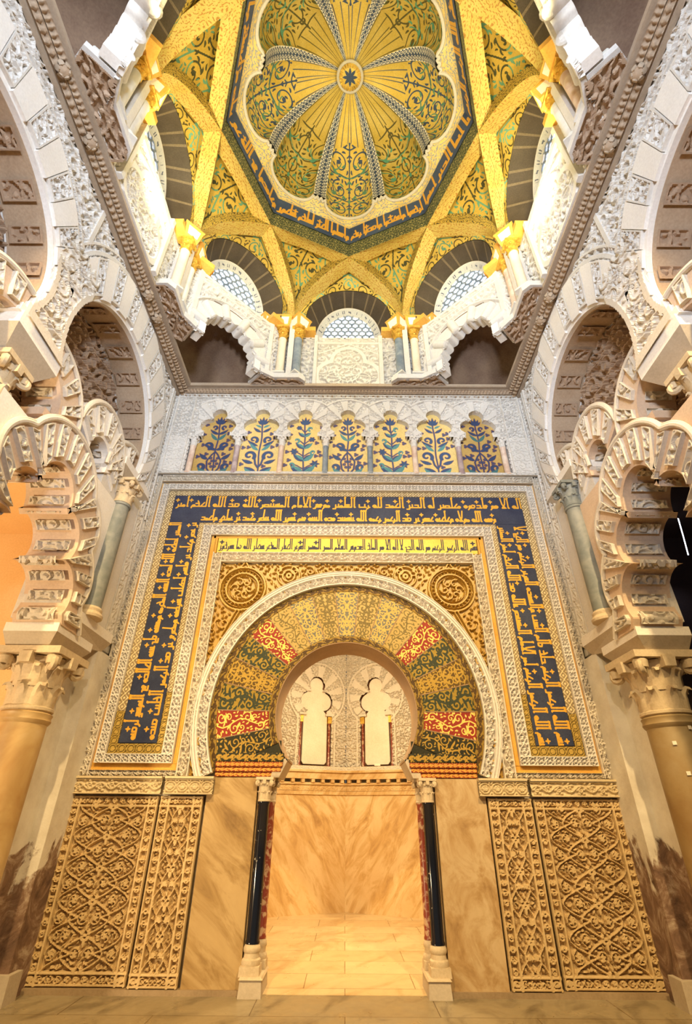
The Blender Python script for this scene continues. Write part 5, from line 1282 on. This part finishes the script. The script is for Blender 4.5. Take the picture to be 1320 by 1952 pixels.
        S = .0125; A, B = mgrid(-1.25, ZD-.02, 1.25, 9.72, S); ang = np.arctan2(B-8.5, A); d = np.hypot(A, (B-8.5)*1.0)
        rad = .50+.055*np.abs(np.cos(ang*4.5)); op = ((d < rad) & (B > 8.45)) | ((np.abs(A) < .5) & (B <= 8.5))
        H = sm(samp(ARAB, A*1.0, B*1.0), .003); H = np.where(np.abs(d-.88) < .018, 1.3, H); H = np.where((np.abs(B-9.5) < .02), 1.4, H); H = np.where((d < .86) & (B > 8.4), .15, H)
        m = ~(op[:-1, :-1] & op[1:, 1:] & op[1:, :-1] & op[:-1, 1:])
        rt = thing('squinch_arch', 'lobed arch of finger-like wedges over a dark niche, %s of dome' % nm, 'arch', pl.p(0, ZD))
        relief('carved_face', pl, A, B, H, .05, -.045, STUCCO_W, rt, None, m)
        for i in range(11):
            a = PI*(i+.5)/11; c_, s_ = math.cos(a), math.sin(a)
            if i % 2 == 0:
                b = MB(); secs = []
                for r_, w_ in ((.50, .055), (.52, .075), (.60, .078), (.80, .085), (.84, .03)):
                    secs.append([pl.p(r_*c_-s_*w_*math.cos(x), 8.5+r_*s_+c_*w_*math.cos(x), -.05+w_*1.3*max(0, math.sin(x))) for x in np.linspace(-.2, PI+.2, 9)])
                b.sweep(secs).build('finger_voussoir', STUCCO_W, rt, True)
            b = MB(); rl = []
            for x in np.linspace(0, PI, 8): rl.append((.555-.06*math.sin(x), a+(x/PI-.5)*PI/11))
            b.sweep([[pl.p(r_*math.cos(q), 8.5+r_*math.sin(q), w_) for w_ in (0, -.24)] for r_, q in rl], False, False).build('lobe_soffit', PALE, rt, True)
        for s_ in (-1, 1): MB().pbox(pl, s_*.50, ZD, -.24, s_*.62, 8.5, .02).build('lobe_foot', PALE, rt)
        struct(MB().pbox(pl, -1.25, 9.66, -.3, 1.25, 9.72, 0).build('trim_%d' % (31+th//45), STUCCO_W))
        # the dark corner behind
        s, c = math.sin(R(th)), math.cos(R(th)); qx, qy = CX+(3.12 if s > 0 else -3.12), CY+(3.03 if c > 0 else -3.2)
        if True:
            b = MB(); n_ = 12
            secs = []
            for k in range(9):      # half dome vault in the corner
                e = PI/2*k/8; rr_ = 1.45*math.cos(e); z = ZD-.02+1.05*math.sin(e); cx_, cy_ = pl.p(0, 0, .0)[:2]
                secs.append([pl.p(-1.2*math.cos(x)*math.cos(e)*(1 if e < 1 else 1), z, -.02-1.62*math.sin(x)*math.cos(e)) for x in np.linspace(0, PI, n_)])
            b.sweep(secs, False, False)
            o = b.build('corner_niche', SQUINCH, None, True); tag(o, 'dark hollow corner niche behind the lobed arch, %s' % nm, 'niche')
for th in (0, 45, 90, 135, 225, 270, 315): drum_face(th)
struct(MB().pbox(face(180), -1.3, ZD, -.4, 1.3, 11.75, -.2).build('wall_drum_rear', STUCCO))
# console shelves and column groups
def console(nm, mir, th):
    M = Matrix.Translation((CX, CY, 0)) @ Matrix.Rotation(-R(th), 4, 'Z') @ Matrix.Diagonal((mir, 1, 1, 1))
    T = lambda x, y, z: tuple(M @ Vector((x, y, z)))
    root = thing('console_shelf', 'thick carved shelf under the column cluster, %s' % nm, 'shelf', T(1.3, 2.7, ZD))
    out = [(.80, 2.95), (.80, 2.73), (.90, 2.64), (1.36, 2.64), (1.58, 2.50), (1.86, 2.78), (1.74, 2.95)]
    MB().prism([T(x, y, ZD+.005) for x, y in out], [T(x, y, ZD+.115) for x, y in out]).build('shelf_slab', STUCCO_W, root)
    inn = [(x*.99+.01, y+.02 if y < 2.8 else y) for x, y in out]
    XX, YY = np.meshgrid(np.linspace(.78, 1.9, 90), np.linspace(2.46, 2.95, 42), indexing='ij'); ii = inside_poly(XX, YY, inn); Hd = np.where(inside_poly((XX-1.3)*1.07+1.3, (YY-2.75)*1.2+2.75, inn), sm(samp(ARAB, XX*.9, YY*.9), .005), 1)
    Q = np.stack([XX, YY, ZD+.004-.045*Hd], 2).reshape(-1, 3); Q = np.array([T(*q) for q in Q]).reshape(XX.shape+(3,))
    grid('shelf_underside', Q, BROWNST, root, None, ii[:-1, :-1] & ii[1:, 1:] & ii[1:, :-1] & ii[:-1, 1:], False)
    b = MB()
    b.prism([T(x, y, ZD+.115) for x, y in ((1.46, 2.92), (1.46, 2.60), (1.53, 2.56), (1.53, 2.92))], [T(x, y, 9.95) for x, y in ((1.46, 2.92), (1.46, 2.60), (1.53, 2.56), (1.53, 2.92))])
    b.prism([T(x, y, ZD+.115) for x, y in ((1.06, 2.92), (1.06, 2.66), (1.16, 2.66), (1.16, 2.92))], [T(x, y, 9.95) for x, y in ((1.06, 2.92), (1.06, 2.66), (1.16, 2.66), (1.16, 2.92))])
    b.build('pier_strip', STUCCO_W, root)
CLUST = []
def drum_column(x, y, shaft, label, rot, big=0):
    root = thing('dome_column', label, 'column', (x, y, ZD+.115), 'columns of the dome base')
    r = .082; z0 = ZD+.115
    MB().frustum((x, y), .115, .115, .105, .105, z0, z0+.05, rot).build('base', WHITEM, root)
    MB().lathe((x, y), [(r*1.25, z0+.05), (r*1.3, z0+.08), (r*1.02, z0+.11), (r, z0+.12), (r*.93, 9.40), (r*1.05, 9.42)], 20).build('shaft', shaft, root, True)
    leafy_capital(x, y, 9.41, .29, r*1.0, 2, 8, False, root, GOLDM)
    im = MB().frustum((x, y), .12, .12, .165, .165, 9.70, 9.96, rot).build('impost', ORANGE, root)
    for k in range(4):
        a = rot+k*PI/2; ca, sa = math.cos(a), math.sin(a)
        def pt(t, h, o): q = .12+.045*h; d = q+o; tt = t*q; return (x+ca*d-sa*tt, y+sa*d+ca*tt, 9.70+.26*h)
        MB().prism([pt(t, h, -.002) for t, h in ((-.68, .16), (.68, .16), (.68, .84), (-.68, .84))], [pt(t, h, .006) for t, h in ((-.68, .16), (.68, .16), (.68, .84), (-.68, .84))]).build('ivory_panel', IVORY, im)
    MB().frustum((x, y), .175, .175, .175, .175, 9.96, 9.985, rot).build('impost_slab', ORANGE, root)
SHS = {'inner': [BLUEM, WHITEM, PURPM], 'alt': [WHITEM, CREAMCOL, PINKM]}
for th, mir, nm in ((0, -1, 'left of the front dome window'), (0, 1, 'right of the front dome window'), (270, 1, 'far end of the left dome side'), (90, -1, 'far end of the right dome side'), (270, -1, 'near end of the left dome side'), (90, 1, 'near end of the right dome side')):
    console(nm, mir, th)
    M = Matrix.Translation((CX, CY, 0)) @ Matrix.Rotation(-R(th), 4, 'Z') @ Matrix.Diagonal((mir, 1, 1, 1))
    mats = {(0, -1): (BLUEM, CREAMCOL, PURPM), (0, 1): (BLUEM, CREAMCOL, WHITEM), (270, 1): (CREAMCOL, WHITEM, WHITEM), (90, -1): (CREAMCOL, PINKM, WHITEM)}.get((th, mir), (WHITEM, PINKM if th == 90 else WHITEM, CREAMCOL))
    cn = {BLUEM: 'blue grey', CREAMCOL: 'cream', PURPM: 'purple', WHITEM: 'white', PINKM: 'pink'}
    for i, (x, q) in enumerate(((.985, 'nearest the window'), (1.29, 'amid its cluster'), (1.66, 'next to the corner arch'))):
        p = M @ Vector((x, 2.725, 0)); drum_column(p.x, p.y, mats[i], '%s gilded column %s, %s' % (cn[mats[i]], q, nm), -R(th)+(PI/4 if i != 1 else 0))

# ribs
def zr(s): return ZSP+ZRISE*np.sqrt(np.clip(1-(s/RHALF)**2, 0, 1))
RHO = OCT_A+RIB_W/2
def rib_line(k):
    ph = R(22.5+45*k); n = np.array([math.sin(ph), math.cos(ph)]); t = np.array([math.cos(ph), -math.sin(ph)]); return n, t
for k in range(8):
    n, t = rib_line(k); s = RHALF*np.sin(np.linspace(-PI/2, PI/2, 300)); z = zr(s)
    q = (22.5+45*k) % 360; nm = 'front right' if q < 45 else 'right front' if q < 90 else 'right rear' if q < 135 else 'rear right' if q < 180 else 'rear left' if q < 225 else 'left rear' if q < 270 else 'left front' if q < 315 else 'front left'
    c = np.array([CX, CY]); root = thing('vault_rib', 'gold mosaic rib of the crossing vault bounding the %s edge of the octagon' % nm, 'rib', (CX+n[0]*RHO, CY+n[1]*RHO, ZSP))
    tt = np.linspace(-RIB_W/2, RIB_W/2, 26)
    XY = c+n*RHO+s[:, None, None]*t+tt[None, :, None]*n
    P = np.concatenate([XY, np.repeat(z[:, None, None], 26, 1)], 2); fgrid('rib_soffit', P, .42, .42, SCROLL, GM_PALE, root, False)
    for sg in (-1, 1):
        hh = np.linspace(0, .34, 26); nz = np.gradient(z, s); 
        XY = c+n*(RHO+sg*RIB_W/2)+s[:, None]*t
        P = np.concatenate([np.repeat(XY[:, None], 26, 1), (z[:, None]+hh[None])[..., None]], 2)
        k0 = np.clip(np.abs(s)/RHALF, 0, 1)[:, None]; P[..., :2] -= (k0**6*np.sign(s)[:, None]*0)[..., None]
        fgrid('rib_side', P, .5, .5, SCROLL, GM_DARK, root, False)
# webs
def rib_pts(k, s):
    n, t = rib_line(k); xy = np.array([CX, CY])+n*RHO+np.asarray(s)[:, None]*t
    return np.concatenate([xy, (zr(np.asarray(s))+.16)[:, None]], 1)
SV = RHO*math.tan(R(22.5))
for k in range(8):
    th = 45*k; pl = face(th); nm = FN[th]
    ss = RHALF*np.sin(np.linspace(-PI/2*.985, -math.asin(SV/RHALF), 130))
    # cell over the window: between rib k (right of the vertex) and rib k-1
    Lft = rib_pts(k, ss)        # from the left springing up to the vertex
    Rgt = rib_pts(k-1, -ss)[::-1]
    top = np.concatenate([Lft, Rgt[1:]]); nn = len(top); par = np.linspace(0, 1, nn)
    a = PI*(1-np.clip((par-.05)/.9, 0, 1)); leg = np.where(par < .05, 1-par/.05, np.where(par > .95, (par-.95)/.05, 0))
    bot = np.array([pl.p(.87*math.cos(x), 10.18+.9*math.sin(x)-.3*l_, .15) for x, l_ in zip(a, leg)])
    m = 80; v = np.linspace(0, 1, m)[None, :, None]; P = bot[:, None]*(1-v)+top[:, None]*v; P[..., 2] += (.10*np.sin(PI*v[..., 0]))*np.sin(PI*par)[:, None]
    o = fgrid('vault_web', P, .8, .8, SCROLL, GM_GREEN2 if k % 2 == 0 else GM_DARK, None); tag(o, 'gold mosaic vault cell with scrolls arching over the %s dome window' % nm, 'vault cell')
    # pointed cell between ribs k-1... tip k
    kt = k; s2 = RHALF*np.sin(np.linspace(-PI/2*.985, math.asin(SV/RHALF), 8))
    # tip at angle 22.5+45k: ribs k+1 (from its left end) and k-1 (from its right end)
    A_ = rib_pts(k+1, ss); B_ = rib_pts(k-1, -ss)
    v = np.linspace(0, 1, 90)[None, :, None]; P = A_[:, None]*(1-v)+B_[:, None]*v; wid = np.linalg.norm(A_-B_, axis=1)[:, None]; P[..., 2] += .16*wid*np.sin(PI*v[..., 0])
    o = fgrid('vault_web', P, .95, .95, SCROLL, GM_DARK2, None)
    q = (22.5+45*k); tag(o, 'steep pointed gold mosaic cell between two crossing ribs, %s side of the vault' % ('front right', 'right front', 'right rear', 'rear right', 'rear left', 'left rear', 'left front', 'front left')[k], 'vault cell')

# ------------------------------------------------------------------ octagon friezes and the melon dome
def oct_ring(name, label, a0, z0, a1, z1, mat, kuf=None, tile=None, per=.3):
    root = thing(name, label, 'frieze', (CX, CY, z0)); T22 = math.tan(R(22.5)); hh = math.hypot(a1-a0, z1-z0)
    words = kuf.split() if kuf else None
    for k in range(8):
        n, t = rib_line(k); L_ = 2*a0*T22; nu = int(L_/.012)+1; nv = int(hh/.012)+1
        u, v = np.meshgrid(np.linspace(-1, 1, nu), np.linspace(0, 1, nv), indexing='ij'); ap = a0+(a1-a0)*v
        XY = np.array([CX, CY])+ap[..., None]*n+(u*ap*T22)[..., None]*t; P = np.concatenate([XY, (z0+(z1-z0)*v)[..., None]], 2)
        if kuf:
            i = (2-k) % 8; ws = words[len(words)*i//8:len(words)*(i+1)//8]
            f0 = kufic_field(' '.join(ws), L_, hh, .012, .3, .2); f = samp(f0, np.clip((1-u)/2*L_, 0, L_-.03), np.clip(v*hh, 0, hh-.03)); at = {'f1': np.clip(.5+f/.024, 0, 1)}
        else:
            f = samp(tile, (u+1)/2*round(L_/per)*tile.su, np.clip(v, 0, .999)*tile.sv); at = {'f1': np.clip(.5+f/(.25 if tile is not SCROLL else .012), 0, 1)}
        grid('frieze_side', P, mat, root, at)
    return root
T4 = 'بسم الله الرحمن الرحيم يا ايها الذين امنوا اركعوا واسجدوا واعبدوا ربكم وافعلوا الخير لعلكم تفلحون وجاهدوا في الله حق جهاده هو اجتبيكم وما جعل عليكم في الدين من حرج ملة ابيكم'
oct_ring('octagon_frieze', 'dark green mosaic frieze just above the crossing ribs, lowest of the octagon', OCT_A, 11.40, OCT_A-.02, 11.80, DARK_STAR, None, SCROLL, .45)
oct_ring('octagon_frieze', 'blue mosaic band with orange angular letters around the dome octagon', OCT_A-.03, 11.80, OCT_A-.12, 12.22, BLUE_KUFIC2, T4)
MB_ = MB(); T22 = math.cos(R(22.5))
DZ = 12.34
def outline(ph):
    """scalloped edge of the dome: eight lobes with small steps beside the rib bands"""
    x = np.abs((((ph/R(45))+.5) % 1)-.5)*2          # 0 at the lobe centre, 1 at the band
    r = 1.60+.30*np.sqrt(np.clip(1-(x/.80)**2, 0, 1))
    return np.where(x > .80, 1.60+.055*np.abs(np.sin((x-.80)/.20*PI*1.5)), r)
def ring_soffit():
    ph = np.linspace(0, 2*PI, 520); a = OCT_A-.12; x = (ph % R(45))-R(22.5); ro = a/np.cos(x); ri = outline(ph)
    v = np.linspace(0, 1, 24)[None]; r = ro[:, None]*(1-v)+(ri[:, None]+.02)*v; z = 12.22+(DZ-12.22)*v**.6
    P = np.stack([CX+r*np.sin(ph)[:, None], CY+r*np.cos(ph)[:, None], z+0*r], 2)
    o = fgrid('scalloped_ring', P, .5, .5, SCROLL, GM_PALEB, None, False); tag(o, 'pale gold mosaic ring between the blue letters and the scalloped dome edge', 'mosaic ring')
ring_soffit()
def melon():
    root = thing('melon_dome', 'gold mosaic dome of eight scalloped lobes with blue chequered rib bands', 'dome', (CX, CY, DZ)); HZ = 1.62
    psi = np.linspace(0, R(84), 190)
    def rad(ps, x):      # x in 0..1 from the lobe centre to the band
        b = outline(x*R(22.5))-1.60; return (1.60+b*np.cos(ps)**.8)*np.cos(ps)**.92
    for k in range(8):
        c0 = R(45*k); xs = np.linspace(-.80, .80, 110); ph = c0+xs*R(22.5)
        r = rad(psi[:, None], np.abs(xs)[None]); z = DZ+HZ*np.sin(psi)[:, None]+0*r
        r = r+.03*np.cos(psi)[:, None]*0
        P = np.stack([CX+r*np.sin(ph)[None], CY+r*np.cos(ph)[None], z], 2)
        # drawn plant: mirrored scrolls from the foot of the lobe, fluted fan towards the crown
        uu = (psi/R(84))[:, None]*2.1+0*r; vv = np.abs(xs)[None]*.62*np.cos(psi)[:, None]**.9+0*r
        f = samp(SCROLL, vv*1.25+.02+.3*(k % 2), uu*1.15); fan = np.sin(np.abs(xs)[None]*PI*6)*.012-.009+0*r
        tip = uu > 1.42-.25*np.abs(xs)[None]; f = np.where(tip, fan-.002, f+.001)
        stem = .011-np.abs(vv); f = np.where(tip, f, np.maximum(f, stem))
        f2 = np.where(tip | (uu > 1.1), -1, samp(SCROLL, vv*.9+.45, uu*.8+.3)-.004); 
        at = {'f1': np.clip(.5+f/.014, 0, 1), 'f2': np.clip(.5+f2/.014, 0, 1)}
        grid('dome_lobe', P, (GM_BLUE, GM_DGREEN)[k % 2], root, at)
    for k in range(8):
        c0 = R(45*k+22.5); xs = np.linspace(-.21, .21, 25); ph = c0+xs*R(22.5)
        r = np.cos(psi)[:, None]**.92*(1.60+.0*xs[None])-.03*np.cos(psi)[:, None]*(1-(np.abs(xs)[None]/.21)**2); z = DZ+HZ*np.sin(psi)[:, None]+0*r
        P = np.stack([CX+r*np.sin(ph)[None], CY+r*np.cos(ph)[None], z], 2)
        f = samp(LOZ, (psi/R(84))[:, None]*26+0*r, ((xs+.21)/.42*.999)[None]+0*r)
        grid('rib_band', P, LOZ_M, root, {'f1': np.clip(.5+f/.1, 0, 1)})
    ph = np.linspace(0, 2*PI, 480)[:-1]; r = outline(ph)
    MB().tube([(CX+a*math.sin(p), CY+a*math.cos(p), DZ-.005) for a, p in zip(r, ph)], .03, 7, True).build('scalloped_edge', STUCCO_W, root, True)
    rs = thing('crown_rosette', 'round gold rosette with a blue star at the crown of the dome', 'rosette', (CX, CY, DZ+HZ-.06)); zc = DZ+HZ-.07
    aa, rr = np.meshgrid(np.linspace(0, 2*PI, 120), np.linspace(0, 1, 30), indexing='ij')
    star = (rr < .30+.34*np.abs(((aa/(2*PI)*8) % 1)-.5)*2); petals = (np.abs(rr-.78) < .10) & (np.sin(aa*16) > -.2)
    P = np.stack([CX+.235*rr*np.sin(aa), CY+.235*rr*np.cos(aa), zc+.05*(rr**2)*0-.04*(1-rr**2)+.0*rr], 2)
    grid('rosette_disc', P, GM_BLUE, rs, {'f1': star*1.0, 'f2': petals*.0})
    MB().tube([(CX+.24*math.sin(a), CY+.24*math.cos(a), zc-.01) for a in np.linspace(0, 2*PI, 40)[:-1]], .028, 8, True).build('rosette_rim', STUCCO_W, rs, True)
    for k in range(24):
        a = k*PI/12; MB().tube([(CX+q*math.sin(a), CY+q*math.cos(a), zc-.028) for q in (.15, .185, .215)], [.01, .016, .012], 6).build('rosette_petal', GOLDM, rs, True)
melon()
# outer shell of the dome keeps daylight out
b = MB(); b.sweep([[(CX+r*math.cos(a), CY+r*math.sin(a), z) for a in np.linspace(0, 2*PI, 33)[:-1]] for r, z in ((3.6, 11.8), (3.4, 13.2), (2.2, 15.0), (.3, 15.6))]); b.f = b.f[:-2]+b.f[-1:]; struct(b.build('ceiling', STUCCO))

# ------------------------------------------------------------------ give every top-level mesh its own origin
for o in list(COL.objects):
    if o.type == 'MESH' and o.parent is None:
        me = o.data; co = np.empty(len(me.vertices)*3, np.float32); me.vertices.foreach_get('co', co); co = co.reshape(-1, 3)
        lo, hi = co.min(0), co.max(0); c = Vector(((lo[0]+hi[0])/2, (lo[1]+hi[1])/2, lo[2])); c = Vector([float(x) for x in c])
        me.transform(Matrix.Translation(-c)); o.location = c
